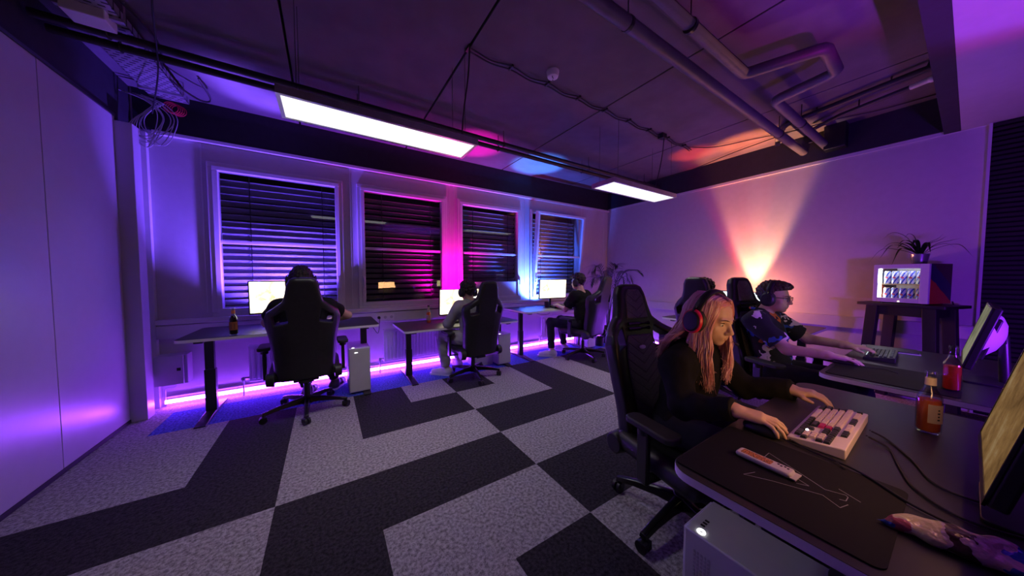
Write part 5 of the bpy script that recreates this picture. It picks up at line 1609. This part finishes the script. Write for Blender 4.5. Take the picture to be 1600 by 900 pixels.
def bagmat():
    n = NT('printed_crisp_bag')
    b = n.n('ShaderNodeBsdfPrincipled'); b.inputs['Roughness'].default_value = 0.32; b.inputs['Metallic'].default_value = 0.15
    tc = n.n('ShaderNodeTexCoord'); sx = n.n('ShaderNodeSeparateXYZ'); n.l(tc, 'Object', sx, 'Vector')
    nz = n.n('ShaderNodeTexNoise', Scale=26.0, Detail=2.0); n.l(tc, 'Object', nz, 'Vector')
    m1 = n.math('MULTIPLY', (nz, 'Fac'), vb=0.10); a1 = n.math('ADD', (sx, 'Y'), (m1, 'Value'))
    mr = n.n('ShaderNodeMapRange'); mr.inputs['From Min'].default_value = -0.10; mr.inputs['From Max'].default_value = 0.20; n.l(a1, 'Value', mr, 'Value')
    r = n.ramp([(0.0, (0.03, 0.08, 0.45)), (0.36, (0.03, 0.08, 0.45)), (0.37, (0.62, 0.40, 0.42)), (0.50, (0.50, 0.35, 0.40)), (0.51, (0.06, 0.02, 0.02)), (0.62, (0.55, 0.40, 0.46)), (0.66, (0.62, 0.55, 0.30)), (0.80, (0.62, 0.56, 0.42)), (0.82, (0.45, 0.10, 0.12)), (0.9, (0.04, 0.10, 0.45))], 'CONSTANT')
    n.l(mr, 'Result', r, 'Fac'); n.l(r, 'Color', b, 'Base Color')
    nb = n.n('ShaderNodeTexNoise', Scale=60.0, Detail=2.0); n.l(tc, 'Object', nb, 'Vector')
    bp = n.n('ShaderNodeBump', Strength=0.6, Distance=0.01); n.l(nb, 'Fac', bp, 'Height'); n.l(bp, 'Normal', b, 'Normal')
    n.l(b, 'BSDF', n.out, 'Surface'); return n.m
M['bag'] = bagmat()
F = Field((-0.09, -0.16, -0.01), (0.09, 0.16, 0.07), 0.004)
F.ell((0.0, 0.0, 0.014), (0.048, 0.115, 0.022), k=0)
F.cap((-0.010, 0.10, 0.006), (-0.025, 0.145, 0.012), 0.007, 0.004, k=0.02)
F.cap((0.008, -0.10, 0.010), (0.02, -0.15, 0.020), 0.014, 0.006, k=0.02)
F.cap((-0.02, 0.03, 0.030), (0.02, -0.05, 0.034), 0.008, 0.006, k=0.02)
axs = [F.lo[i] + F.h * np.arange(F.n[i]) for i in range(3)]
wv = np.sin(axs[0] * 90)[:, None, None] * np.sin(axs[1] * 70 + 1)[None, :, None] + np.sin((axs[0] * 60)[:, None, None] + (axs[1] * 110)[None, :, None])
F.v += (wv * 0.0022 + 0 * F.v).astype(np.float32)
F.plane((0, 0, 0), (0, 0, -1))
o = link_mesh('crisp_bag', F.mesh('crisp_bag', smooth=1), M['bag']); o.location = (1.165, -0.025, 0.7305); o.rotation_euler = (0, 0, R(14))
tag(o, 'crumpled blue and pale crisp bag at the bottom right on the nearest desk', 'bag')

# ------------------------------------------------------------------ bottles
def bottle_glass(name, tint):
    n = NT(name)
    g = n.n('ShaderNodeBsdfGlossy', Roughness=0.03); t = n.n('ShaderNodeBsdfTransparent'); t.inputs['Color'].default_value = (*tint, 1)
    lw = n.n('ShaderNodeLayerWeight', Blend=0.5); p5 = n.math('POWER', (lw, 'Facing'), vb=3.0); fr = n.math('MULTIPLY_ADD', (p5, 'Value'), vb=0.7); fr.inputs[2].default_value = 0.04; mx = n.n('ShaderNodeMixShader')
    n.l(fr, 'Value', mx, 'Fac'); n.l(t, 'BSDF', mx, 1); n.l(g, 'BSDF', mx, 2); n.l(mx, 'Shader', n.out, 'Surface'); return n.m
M['clear_glass'] = bottle_glass('clear_bottle_glass', (0.88, 0.90, 0.90))
def liquid(name, col):
    n = NT(name)
    b = n.n('ShaderNodeBsdfPrincipled'); b.inputs['Base Color'].default_value = (*col, 1); b.inputs['Roughness'].default_value = 0.15
    tl = n.n('ShaderNodeBsdfTranslucent'); mx = n.n('ShaderNodeMixShader'); mx.inputs['Fac'].default_value = 0.55; n.l(b, 'BSDF', mx, 1); n.l(tl, 'BSDF', mx, 2)
    nz = n.n('ShaderNodeTexNoise', Scale=20.0); tc = n.n('ShaderNodeTexCoord'); n.l(tc, 'Object', nz, 'Vector')
    r = n.ramp([(0.3, tuple(c * 0.85 for c in col)), (0.7, col)]); n.l(nz, 'Fac', r, 'Fac'); n.l(r, 'Color', b, 'Base Color'); n.l(r, 'Color', tl, 'Color')
    n.l(mx, 'Shader', n.out, 'Surface'); return n.m
M['amber_drink'] = liquid('red_amber_drink', (0.95, 0.25, 0.05))
M['cola'] = liquid('dark_cola', (0.035, 0.012, 0.010))
M['paper'] = mat('pale_paper_label', (0.60, 0.52, 0.42), 0.7)
M['orange_paper'] = mat('orange_paper_label', (0.60, 0.22, 0.08), 0.7)
def bottle(label, loc, rz, h, drink, fill, lab_mat, capped=False):
    t = thing('glass_bottle', label, 'bottle', loc, R(rz))
    k = h / 0.235
    out = [(0.024, 0.0), (0.0295, 0.003), (0.0305, 0.012), (0.0305, 0.128), (0.029, 0.142), (0.022, 0.158), (0.0155, 0.170), (0.0138, 0.185), (0.0126, 0.218), (0.0145, 0.220), (0.0148, 0.230), (0.0130, 0.235)]
    inn = [(0.0095, 0.234), (0.0098, 0.20), (0.0118, 0.175), (0.019, 0.158), (0.026, 0.141), (0.0278, 0.128), (0.0278, 0.012), (0.022, 0.007), (0.001, 0.006)]
    b = MB().lathe([(0.001, 0.0)] + [(r, z * k) for r, z in out] + [(r, z * k) for r, z in inn], 28)
    b.build('glass', M['clear_glass'], t, smooth=60)
    lq = [(0.001, 0.0072), (0.0215, 0.0078), (0.0272, 0.0125)] + [(r - 0.0006, z) for r, z in inn[::-1] if 0.02 < z < fill]
    rl = np.interp(fill, [0.128, 0.141, 0.158, 0.175, 0.20], [0.0272, 0.0254, 0.0184, 0.0112, 0.0092])
    lq += [(float(rl), fill), (0.001, fill)]
    MB().lathe([(r, z * k) for r, z in lq], 28).build('drink', drink, t, smooth=60)
    if lab_mat:
        b = MB(); n0 = 14
        for (a0, a1, z0, z1, rr) in ((-70, 70, 0.045 * k, 0.115 * k, 0.0309),):
            prev = None
            for i in range(n0 + 1):
                a = R(a0 + (a1 - a0) * i / n0)
                c = [b.bm.verts.new((rr * math.cos(a), rr * math.sin(a), z0)), b.bm.verts.new((rr * math.cos(a), rr * math.sin(a), z1))]
                if prev: b.bm.faces.new((prev[0], c[0], c[1], prev[1]))
                prev = c
        bmesh.ops.solidify(b.bm, geom=b.bm.faces[:], thickness=-0.0004)
        lb = b.build('label', lab_mat, t, smooth=60)
        b = MB()
        for i, a in enumerate((-22, 22)):
            for j in range(4):
                T = Matrix.Rotation(R(a), 4, 'Z')
                b.box((0.0313, 0, 0.060 * k + 0.012 * j), (0.0004, 0.007 - 0.002 * (j % 2), 0.006), M=T)
        b.build('label_print', M['key_dark'], lb, smooth=0)
        # neck label
        MB().lathe([(0.0140, 0.184 * k), (0.0131, 0.212 * k), (0.0128, 0.212 * k), (0.0137, 0.184 * k)], 24).build('neck_label', lab_mat, t, smooth=60)
    if capped:
        MB().lathe([(0.001, 0.242 * k), (0.013, 0.242 * k), (0.0155, 0.232 * k), (0.0158, 0.228 * k), (0.001, 0.228 * k)], 24).build('cap', M['black'], t)
    return t
bottle('open glass bottle of red amber drink on the nearest desk', (1.93, 0.068, 0.7302), -112, 0.235, M['amber_drink'], 0.128, M['paper'])
bottle('open glass bottle of red amber drink on the patterned shirt person\'s desk', (2.735, 0.035, 0.7302), 20, 0.235, M['amber_drink'], 0.130, None)
bottle('dark full glass bottle on the leftmost desk', (-0.725, 3.60, 0.7852), -90, 0.25, M['cola'], 0.165, M['orange_paper'], capped=False)
bottle('glass bottle with a pale label on the low middle desk', (1.17, 3.97, 0.6722), -110, 0.24, M['amber_drink'], 0.15, M['paper'], capped=True)

# ------------------------------------------------------------------ fridge with cans on a high table
FX = Vector((0.9530, -0.303, 0)); FY = Vector((0.303, 0.953, 0))     # depth and width directions of the fridge
fr_rz = math.atan2(FX.y, FX.x)     # local +x = depth, local +y = width
M['table_dark'] = mat('dark_stained_table', (0.018, 0.015, 0.017), 0.5, var=0.3, stretch=(1, 1, 0.2))
t = thing('high_table', 'dark high table with tapered legs carrying the small fridge', 'table', (4.99, 0.325, 0), fr_rz)
ZT = 1.045
MB().prism(round_rect(-0.21, 0.215, -0.29, 0.29, 0.012, 3), ZT - 0.028, ZT).build('tabletop', M['table_dark'], t, bevel=0.003)
for sx in (-1, 1):
    for sy in (-1, 1):
        b = MB()
        lo = [b.bm.verts.new((sx * 0.175 + x * 0.028, sy * 0.235 + y * 0.038, 0)) for x, y in ((-1, -1), (1, -1), (1, 1), (-1, 1))]
        hi = [b.bm.verts.new((sx * 0.155 + x * 0.028, sy * 0.185 + y * 0.042, ZT - 0.03)) for x, y in ((-1, -1), (1, -1), (1, 1), (-1, 1))]
        b.skin(lo, hi); b.bm.faces.new(hi); b.bm.faces.new(lo[::-1])
        b.build('leg', M['table_dark'], t, bevel=0.003)
for s in (-1, 1):
    MB().bx(s * 0.155 - 0.012, s * 0.155 + 0.012, -0.15, 0.15, ZT - 0.12, ZT - 0.03).build('apron', M['table_dark'], t)
    MB().bx(-0.13, 0.13, s * 0.188 - 0.012, s * 0.188 + 0.012, ZT - 0.12, ZT - 0.03).build('apron', M['table_dark'], t)

def sidemat():
    n = NT('navy_fridge_wrap_with_orange')
    b = n.n('ShaderNodeBsdfPrincipled'); b.inputs['Roughness'].default_value = 0.45
    tc = n.n('ShaderNodeTexCoord'); sx = n.n('ShaderNodeSeparateXYZ'); n.l(tc, 'Object', sx, 'Vector')
    nz = n.n('ShaderNodeTexNoise', Scale=9.0, Detail=1.5); n.l(tc, 'Object', nz, 'Vector')
    a = n.math('MULTIPLY', (sx, 'X'), vb=0.65); c = n.math('ADD', (sx, 'Z'), (a, 'Value')); m_ = n.math('MULTIPLY', (nz, 'Fac'), vb=0.06); d = n.math('ADD', (c, 'Value'), (m_, 'Value'))
    r = n.ramp([(0.0, (0.45, 0.07, 0.02)), (0.185, (0.012, 0.015, 0.07)), (0.33, (0.05, 0.012, 0.02))], 'CONSTANT'); n.l(d, 'Value', r, 'Fac'); n.l(r, 'Color', b, 'Base Color')
    n.l(b, 'BSDF', n.out, 'Surface'); return n.m
M['fridge_side'] = sidemat()
M['fridge_white'] = mat('white_fridge_front', (0.66, 0.64, 0.68), 0.4, var=0.02)
M['fridge_glow'] = emis('fridge_lamp', (0.96, 0.98, 1.0), 26.0)
M['fridge_back'] = mat('bright_fridge_lining', (0.85, 0.85, 0.82), 0.5)
Rf = Vector((4.775, 0.212, 0))           # right front corner (seen from the room)
fw_, fd_, fh_ = 0.36, 0.37, 0.395
orig = Rf + FY * (fw_ / 2) + FX * (fd_ / 2)
t = thing('mini_fridge', 'small white glass-door fridge full of cans on the dark high table', 'fridge', (orig.x, orig.y, ZT), fr_rz)
b = MB()
hw, hd = fw_ / 2, fd_ / 2
b.bx(-hd + 0.03, hd, -hw, -hw + 0.016, 0.012, fh_).bx(-hd + 0.03, hd, hw - 0.016, hw, 0.012, fh_)
b.bx(-hd + 0.03, hd, -hw + 0.016, hw - 0.016, fh_ - 0.016, fh_).bx(-hd + 0.03, hd, -hw + 0.016, hw - 0.016, 0.012, 0.028)
b.build('cabinet', M['fridge_side'], t, smooth=0)
MB().bx(hd - 0.016, hd - 0.001, -hw + 0.016, hw - 0.016, 0.028, fh_ - 0.016).build('lining', M['fridge_back'], t, smooth=0)
dr = MB()
dr.bx(-hd, -hd + 0.028, -hw, -hw + 0.055, 0.012, fh_).bx(-hd, -hd + 0.028, hw - 0.030, hw, 0.012, fh_)
dr.bx(-hd, -hd + 0.028, -hw + 0.055, hw - 0.030, fh_ - 0.042, fh_).bx(-hd, -hd + 0.028, -hw + 0.055, hw - 0.030, 0.012, 0.056)
door = dr.build('door', M['fridge_white'], t, smooth=0, bevel=0.003)
M['door_glass'] = glass_mat('fridge_door_glass', (0.95, 0.96, 0.97))
pn = MB().bx(-hd + 0.010, -hd + 0.014, -hw + 0.055, hw - 0.030, 0.056, fh_ - 0.042).build('pane', M['door_glass'], door, smooth=0)
b = MB()
for i, (dy, dz) in enumerate(((0.0, 0.0), (-0.018, 0.004), (-0.036, -0.002), (-0.054, 0.003))):
    b.tube([(-hd + 0.0085, -0.03 + dy + 0.006 * math.cos(a), 0.074 + dz + 0.008 * math.sin(a)) for a in [2 * math.pi * k / 10 for k in range(8 if i % 2 else 10)]], 0.0016, 5)
b.build('black_marks', M['key_dark'], pn)
MB().bx(-hd + 0.034, -hd + 0.048, hw - 0.040, hw - 0.028, 0.035, fh_ - 0.03).build('lamp', M['fridge_glow'], t, smooth=0)
MB().bx(-hd + 0.034, -hd + 0.046, -hw + 0.030, hw - 0.045, fh_ - 0.030, fh_ - 0.020).build('lamp', M['fridge_glow'], t, smooth=0)
M['shelf'] = mat('yellow_shelf', (0.75, 0.62, 0.30), 0.5)  # one even yellow for the fridge shelf
ZSH = 0.198
MB().bx(-hd + 0.032, hd - 0.02, -hw + 0.018, hw - 0.018, ZSH - 0.012, ZSH).build('shelf', M['shelf'], t, smooth=0)
for sx in (-1, 1):
    for sy in (-1, 1):
        MB().cyl((sx * (hd - 0.05), sy * (hw - 0.04), 0), (sx * (hd - 0.05), sy * (hw - 0.04), 0.012), 0.014, seg=10).build('foot', M['black'], t)
MB().sphere((-hd - 0.002, 0.0, 0.024), (0.003, 0.008, 0.006), 10).build('power_light', emis('warm_led', (1, 0.85, 0.6), 3.0), t)
# cans
def canmat():
    n = NT('blue_silver_can_print')
    b = n.n('ShaderNodeBsdfPrincipled'); b.inputs['Roughness'].default_value = 0.3; b.inputs['Metallic'].default_value = 0.3
    tc = n.n('ShaderNodeTexCoord'); sx = n.n('ShaderNodeSeparateXYZ'); n.l(tc, 'Object', sx, 'Vector')
    a = n.math('MULTIPLY', (sx, 'Y'), vb=40.0); c = n.math('MULTIPLY', (sx, 'Z'), vb=16.0); d = n.math('ADD', (a, 'Value'), (c, 'Value'))
    fl = n.math('FRACT', (d, 'Value'))
    r = n.ramp([(0.0, (0.03, 0.07, 0.50)), (0.40, (0.70, 0.72, 0.78))], 'CONSTANT'); n.l(fl, 'Value', r, 'Fac'); n.l(r, 'Color', b, 'Base Color')
    n.l(b, 'BSDF', n.out, 'Surface'); return n.m
M['can'] = canmat()
M['can_red'] = mat('red_can_mark', (0.65, 0.03, 0.05), 0.4)
M['alu'] = mat('bright_aluminium', (0.75, 0.75, 0.78), 0.3, metal=0.9)
can_me = MB().lathe([(0.001, 0), (0.019, 0), (0.0235, 0.006), (0.0235, 0.118), (0.019, 0.126), (0.001, 0.126)], 22).mesh('body')
can_me.materials.append(M['can'])
lid_me = MB().lathe([(0.001, 0.1255), (0.0175, 0.1258), (0.0195, 0.129), (0.0205, 0.1285), (0.019, 0.125), (0.001, 0.1252)], 22).mesh('lid'); lid_me.materials.append(M['alu'])
mk_me = MB().sphere((-0.0237, 0.004, 0.066), (0.0012, 0.009, 0.006), 10).sphere((-0.0237, -0.006, 0.060), (0.0012, 0.007, 0.007), 10).mesh('red_mark'); mk_me.materials.append(M['can_red'])
place = ['leftmost', 'second from the left', 'third from the left', 'fourth from the left', 'rightmost']
for r_, (zz, row) in enumerate(((ZSH + 0.0005, 'upper'), (0.0285, 'lower'))):
    for i in range(5):
        ly = hw - 0.068 - 0.0535 * i
        p = orig + FY * ly + FX * (-hd + 0.075)
        c = thing('drink_can', 'blue and silver drink can in the fridge, %s row, %s' % (row, place[i]), 'can', (p.x, p.y, ZT + zz), fr_rz, 'cans in the small fridge')
        for nm, me in (('body', can_me), ('lid', lid_me), ('red_mark', mk_me)):
            o = bpy.data.objects.new(nm, me); COL.objects.link(o); o.parent = c
o = MB().tube(arc([(5.14, 0.09, ZT + 0.03), (5.20, 0.06, 0.9), (5.17, 0.05, 0.55), (5.21, 0.08, 0.2), (5.22, 0.12, 0.02)], 8), 0.005, 6).build('power_cable', M['cable'])
tag(o, 'black power cable hanging behind the high table', 'cable')

# ------------------------------------------------------------------ plants
M['leaf'] = mat('dark_green_leaf', (0.030, 0.065, 0.022), 0.5, var=0.4, scale=30)
M['palm_leaf'] = mat('deep_green_palm_leaf', (0.02, 0.045, 0.02), 0.5, var=0.3)
M['soil'] = mat('potting_soil', (0.02, 0.014, 0.01), 0.95)
M['silver_pot'] = mat('silver_pot_glaze', (0.42, 0.42, 0.46), 0.25, metal=0.7)
def ribbon(b, pts, widths, up=Vector((0, 0, 1))):
    prev = None
    for i, p in enumerate(pts):
        t_ = (pts[min(i + 1, len(pts) - 1)] - pts[max(i - 1, 0)])
        s = t_.cross(up)
        if s.length < 1e-6: s = Vector((1, 0, 0))
        s.normalize()
        nn = s.cross(t_).normalized() * widths[i] * 0.25
        c = [b.bm.verts.new(p - s * widths[i] + nn), b.bm.verts.new(p), b.bm.verts.new(p + s * widths[i] + nn)]
        if prev:
            b.bm.faces.new((prev[0], prev[1], c[1], c[0])); b.bm.faces.new((prev[1], prev[2], c[2], c[1]))
        prev = c
pp_ = orig + FX * (-0.02) + FY * (-0.055)
t = thing('potted_spider_plant', 'spider plant in a small silver pot on top of the fridge', 'plant', (pp_.x, pp_.y, ZT + fh_ + 0.0005))
MB().lathe([(0.001, 0), (0.042, 0), (0.046, 0.004), (0.060, 0.095), (0.062, 0.100), (0.058, 0.100), (0.054, 0.085), (0.001, 0.084)], 28).build('pot', M['silver_pot'], t)
MB().lathe([(0.001, 0.0845), (0.053, 0.0845), (0.030, 0.092), (0.001, 0.094)], 20).build('soil', M['soil'], t)
rnd = random.Random(5)
leaves = [(95, 0.24, 0.24, 0), (80, 0.10, 0.22, 0.02), (112, 0.26, 0.13, -0.04), (125, 0.30, 0.10, -0.10), (105, 0.33, 0.07, -0.12), (140, 0.22, 0.12, -0.02), (90, 0.06, 0.15, 0.05),
          (-80, 0.13, 0.15, 0.10), (-95, 0.24, 0.13, 0.06), (-75, 0.30, 0.09, -0.10), (-100, 0.20, 0.10, -0.02), (-60, 0.16, 0.14, 0.08), (170, 0.2, 0.14, -0.04), (200, 0.24, 0.10, -0.06), (20, 0.15, 0.16, 0.0), (-20, 0.16, 0.13, 0.0), (60, 0.18, 0.16, 0.0), (150, 0.27, 0.06, -0.14)]
for az, reach, rise, drop in leaves:
    a = R(az + rnd.uniform(-6, 6)); d = Vector((math.cos(a), math.sin(a), 0))
    P = arc([Vector((0, 0, 0.088)) + d * 0.012, d * reach * 0.35 + Vector((0, 0, 0.088 + rise * 0.75)), d * reach * 0.72 + Vector((0, 0, 0.088 + rise)), d * reach + Vector((0, 0, 0.088 + rise * 0.72 + drop))], 6)
    n_ = len(P); b = MB()
    ribbon(b, P, [0.0135 * (0.6 + 0.4 * math.sin(math.pi * min(1, i / n_ * 1.2))) * (1 - (i / (n_ - 1)) ** 4) + 0.0006 for i in range(n_)])
    bmesh.ops.solidify(b.bm, geom=b.bm.faces[:], thickness=0.0008)
    b.build('leaf', M['leaf'], t, smooth=60)
t = thing('potted_palm', 'dark potted palm in the far corner behind the rightmost window desk', 'plant', (4.70, 3.84, 0))
MB().lathe([(0.001, 0), (0.13, 0), (0.14, 0.01), (0.18, 0.30), (0.185, 0.31), (0.17, 0.31), (0.16, 0.27), (0.001, 0.26)], 28).build('pot', M['black'], t)
MB().lathe([(0.001, 0.262), (0.158, 0.262), (0.08, 0.275), (0.001, 0.28)], 20).build('soil', M['soil'], t)
for k, (az, reach, top, tip) in enumerate([(200, 0.48, 1.40, 1.30), (170, 0.40, 1.50, 1.38), (235, 0.42, 1.36, 1.12), (300, 0.55, 1.42, 1.36), (330, 0.42, 1.38, 1.20), (20, 0.30, 1.45, 1.40), (270, 0.45, 1.28, 1.05), (260, 0.25, 1.52, 1.50), (140, 0.30, 1.30, 1.15), (190, 0.60, 1.28, 1.20)]):
    a = R(az); d = Vector((math.cos(a), math.sin(a), 0)); base = d * 0.02 + Vector((0, 0, 0.27))
    P = arc([base, d * reach * 0.12 + Vector((0, 0, 0.75)), d * reach * 0.45 + Vector((0, 0, top * 0.93)), d * reach * 0.8 + Vector((0, 0, top)), d * reach * 1.05 + Vector((0, 0, tip))], 8)
    b = MB(); n_ = len(P)
    b.tube(P, [0.007 * (1 - 0.8 * i / n_) + 0.0008 for i in range(n_)], 6)
    for i in range(int(n_ * 0.42), n_):
        tdir = (P[min(i + 1, n_ - 1)] - P[i - 1]).normalized(); sd = tdir.cross(Vector((0, 0, 1))).normalized()
        L = 0.20 * math.sin(math.pi * (0.15 + 0.8 * (i - n_ * 0.42) / (n_ * 0.58)))+0.03
        for s in (-1, 1):
            q0 = P[i]; q1 = q0 + (sd * s * 0.8 + tdir * 0.5) * L * 0.55 + Vector((0, 0, 0.015)); q2 = q0 + (sd * s * 0.85 + tdir * 0.75) * L - Vector((0, 0, 0.03))
            ribbon(b, arc([q0, q1, q2], 3), [0.003, 0.006, 0.0075, 0.007, 0.0055, 0.003, 0.0006])
    b.build('frond', M['palm_leaf'], t, smooth=60)

# ------------------------------------------------------------------ small things on the other desks
t = thing('mug', 'black mug beside the monitor by the rightmost window', 'mug', (3.21, 3.93, 0.7752))
MB().lathe([(0.001, 0), (0.036, 0), (0.040, 0.004), (0.040, 0.095), (0.037, 0.095), (0.036, 0.008), (0.001, 0.006)], 24).build('cup', M['black'], t)
MB().tube(arc([(0.038, 0, 0.075), (0.062, 0, 0.07), (0.064, 0, 0.035), (0.038, 0, 0.022)], 6), 0.005, 8).build('handle', M['black'], t)
M['sheet'] = mat('pale_paper_sheets', (0.55, 0.52, 0.56), 0.7)
t = thing('magazine', 'thin pale magazine lying at the far end of the patterned shirt person\'s desk', 'magazine', (3.80, 0.33, 0.7303), R(8))
MB().prism(round_rect(-0.10, 0.10, -0.14, 0.14, 0.006, 3), 0, 0.004).build('pages', M['sheet'], t)
MB().prism(round_rect(-0.09, 0.09, -0.135, 0.12, 0.02, 3), 0.0042, 0.012).build('cover', M['key_dark'], t)
o = MB().tube(arc([(2.80, 3.72, 0.735), (2.90, 3.70, 0.70), (3.10, 3.74, 0.69), (3.25, 3.9, 0.73)], 6), 0.004, 6).build('desk_cable', M['cable'])
tag(o, 'black cable sagging under the desk by the rightmost window', 'cable')
o = MB().bx(-0.06, 0.06, -0.012, 0.0, -0.06, 0.06).build('power_outlet', M['white_plastic'], bevel=0.004)
o.rotation_euler = (0, 0, R(-90)); o.location = (XR - 0.062, 0.03, 0.77); tag(o, 'pale square outlet box on the right wall duct behind the high table', 'outlet')
# ================================================================== lights
def spot(name, loc, tgt, col, power, angle, blend=0.5, size=0.03):
    d = bpy.data.lights.new(name, 'SPOT')
    d.color = col; d.energy = power; d.spot_size = R(angle); d.spot_blend = blend; d.shadow_soft_size = size
    o = bpy.data.objects.new(name, d); COL.objects.link(o)
    o.location = loc
    o.rotation_euler = (Vector(tgt) - Vector(loc)).to_track_quat('-Z', 'Y').to_euler()
    return o
def point(name, loc, col, power, size=0.05):
    d = bpy.data.lights.new(name, 'POINT')
    d.color = col; d.energy = power; d.shadow_soft_size = size
    o = bpy.data.objects.new(name, d); COL.objects.link(o); o.location = loc
    return o
# coloured uplights on the sill behind the monitors
spot('uplight_blue_violet', (-0.42, 4.16, 0.93), (-0.50, 5.20, 2.3), (0.16, 0.06, 1.0), 400, 128, 0.5)
spot('blue_violet_beam', (-0.42, 4.16, 0.93), (-0.42, 3.70, 3.1), (0.20, 0.08, 1.0), 1300, 30, 0.8)
spot('uplight_magenta', (1.62, 4.16, 0.93), (1.62, 5.20, 2.5), (1.0, 0.0, 0.55), 230, 120, 0.8)
spot('magenta_window_beam', (1.62, 4.16, 0.93), (1.75, 3.75, 3.1), (1.0, 0.0, 0.55), 900, 24, 0.7)
spot('uplight_blue', (3.22, 4.10, 0.93), (3.30, 5.10, 2.2), (0.06, 0.13, 1.0), 380, 135, 0.7)
spot('blue_beam', (3.02, 4.16, 0.95), (2.95, 3.85, 3.1), (0.06, 0.25, 1.0), 1400, 26, 0.6)
spot('orange_ceiling_beam', (5.0, 1.80, 0.85), (4.62, 2.25, 3.1), (1.0, 0.07, 0.03), 700, 17, 0.9)
spot('amber_ceiling_beam', (5.0, 1.80, 0.85), (4.80, 1.70, 3.1), (1.0, 0.18, 0.03), 700, 20, 0.9)
spot('uplight_amber', (5.10, 1.69, 0.80), (5.22, 1.69, 3.0), (1.0, 0.36, 0.16), 480, 40, 0.5)
spot('uplight_red', (5.10, 1.72, 0.80), (5.20, 2.02, 3.0), (1.0, 0.03, 0.06), 170, 34, 0.5)
spot('uplight_grey', (5.10, 1.68, 0.80), (5.22, 1.38, 3.0), (0.6, 0.7, 0.5), 60, 30, 0.6)
point('uplight_glow', (4.96, 1.68, 1.04), (1.0, 0.28, 0.13), 26, 0.05)
# violet wash from the tables behind the right-hand desks
spot('violet_wash', (2.55, -0.95, 0.95), (5.28, 1.35, 1.45), (0.24, 0.02, 1.0), 112, 118, 0.6, 0.12)
spot('violet_spill', (2.35, -0.80, 0.95), (2.6, 0.0, 3.0), (0.24, 0.02, 1.0), 40, 140, 0.9, 0.05)
spot('violet_beam', (2.35, -0.80, 0.95), (2.35, -0.55, 3.0), (0.20, 0.05, 1.0), 230, 66, 0.25)
spot('magenta_beam', (2.35, -0.80, 0.95), (2.35, -0.52, 3.0), (1.0, 0.0, 0.5), 70, 71, 0.2)
def area(name, loc, tgt, col, power, sx, sy):
    d = bpy.data.lights.new(name, 'AREA'); d.shape = 'RECTANGLE'; d.size = sx; d.size_y = sy; d.color = col; d.energy = power
    o = bpy.data.objects.new(name, d); COL.objects.link(o); o.location = loc
    o.rotation_euler = (Vector(tgt) - Vector(loc)).to_track_quat('-Z', 'Y').to_euler(); return o
# light thrown down by the two hanging panels (added lamps, spread narrowed to spare the walls)
for xx in (0.418, 3.385):
    pl = area('panel_downlight', (xx, 2.345, 2.378), (xx, 2.3451, 0), (1.0, 0.93, 1.0), 6.8, 1.24, 0.28)
    pl.data.spread = R(115)
# lamps added before the screens, brightening face and desk beyond their own glow
area('near_screen_fill', (1.455, -0.065, 1.00), (1.46, 0.9, 1.10), (1.0, 0.48, 0.20), 5.6, 0.48, 0.28)
area('green_screen_fill', (3.13, -0.03, 1.02), (3.15, 0.9, 0.95), (0.85, 0.78, 0.35), 2.2, 0.55, 0.30)

# repeats of one kind share a group
for kind, grp in (('monitor', 'monitors on the desks'), ('keyboard', 'keyboards on the desks'), ('standing_desk', 'black topped desks'), ('radiator', 'radiators below the windows'),
                  ('venetian_blind', 'blinds outside the windows'), ('panel_light', 'hanging panel lights'), ('glass_bottle', 'glass bottles on the desks'), ('desktop_computer', 'white tower computers'),
                  ('gaming_headset', 'headsets'), ('computer_mouse', 'mice on the desks'), ('heating_pipe', 'lagged heating pipes'), ('ceiling_pipe', 'dark ceiling pipes'), ('led_strip', 'violet strip lights'), ('desk_cable', 'cables on the desks')):
    for o in COL.objects:
        if o.parent is None and o.name.split('.')[0] == kind and 'group' not in o: o['group'] = grp

# ================================================================== world and camera
w = bpy.data.worlds.new('night'); SC.world = w; w.use_nodes = True
bg = w.node_tree.nodes['Background']; bg.inputs['Color'].default_value = (0.10, 0.04, 0.25, 1); bg.inputs['Strength'].default_value = 0.005

f = 456.0; yaw = R(32.45); pit = R(2.5); H = 1.33
cd = bpy.data.cameras.new('camera'); cam = bpy.data.objects.new('camera', cd); COL.objects.link(cam)
cd.sensor_width = 36.0; cd.sensor_fit = 'HORIZONTAL'; cd.lens = 36.0 * f / 1600.0
cd.clip_start = 0.02
cam.location = (0, 0, H)
fw = Vector((math.sin(yaw) * math.cos(pit), math.cos(yaw) * math.cos(pit), -math.sin(pit)))
cam.rotation_euler = fw.to_track_quat('-Z', 'Y').to_euler()
SC.camera = cam
vs = SC.view_settings
vs.view_transform = 'Standard'; vs.look = 'None'; vs.exposure = 0.0; vs.gamma = 1.0; vs.use_curve_mapping = False
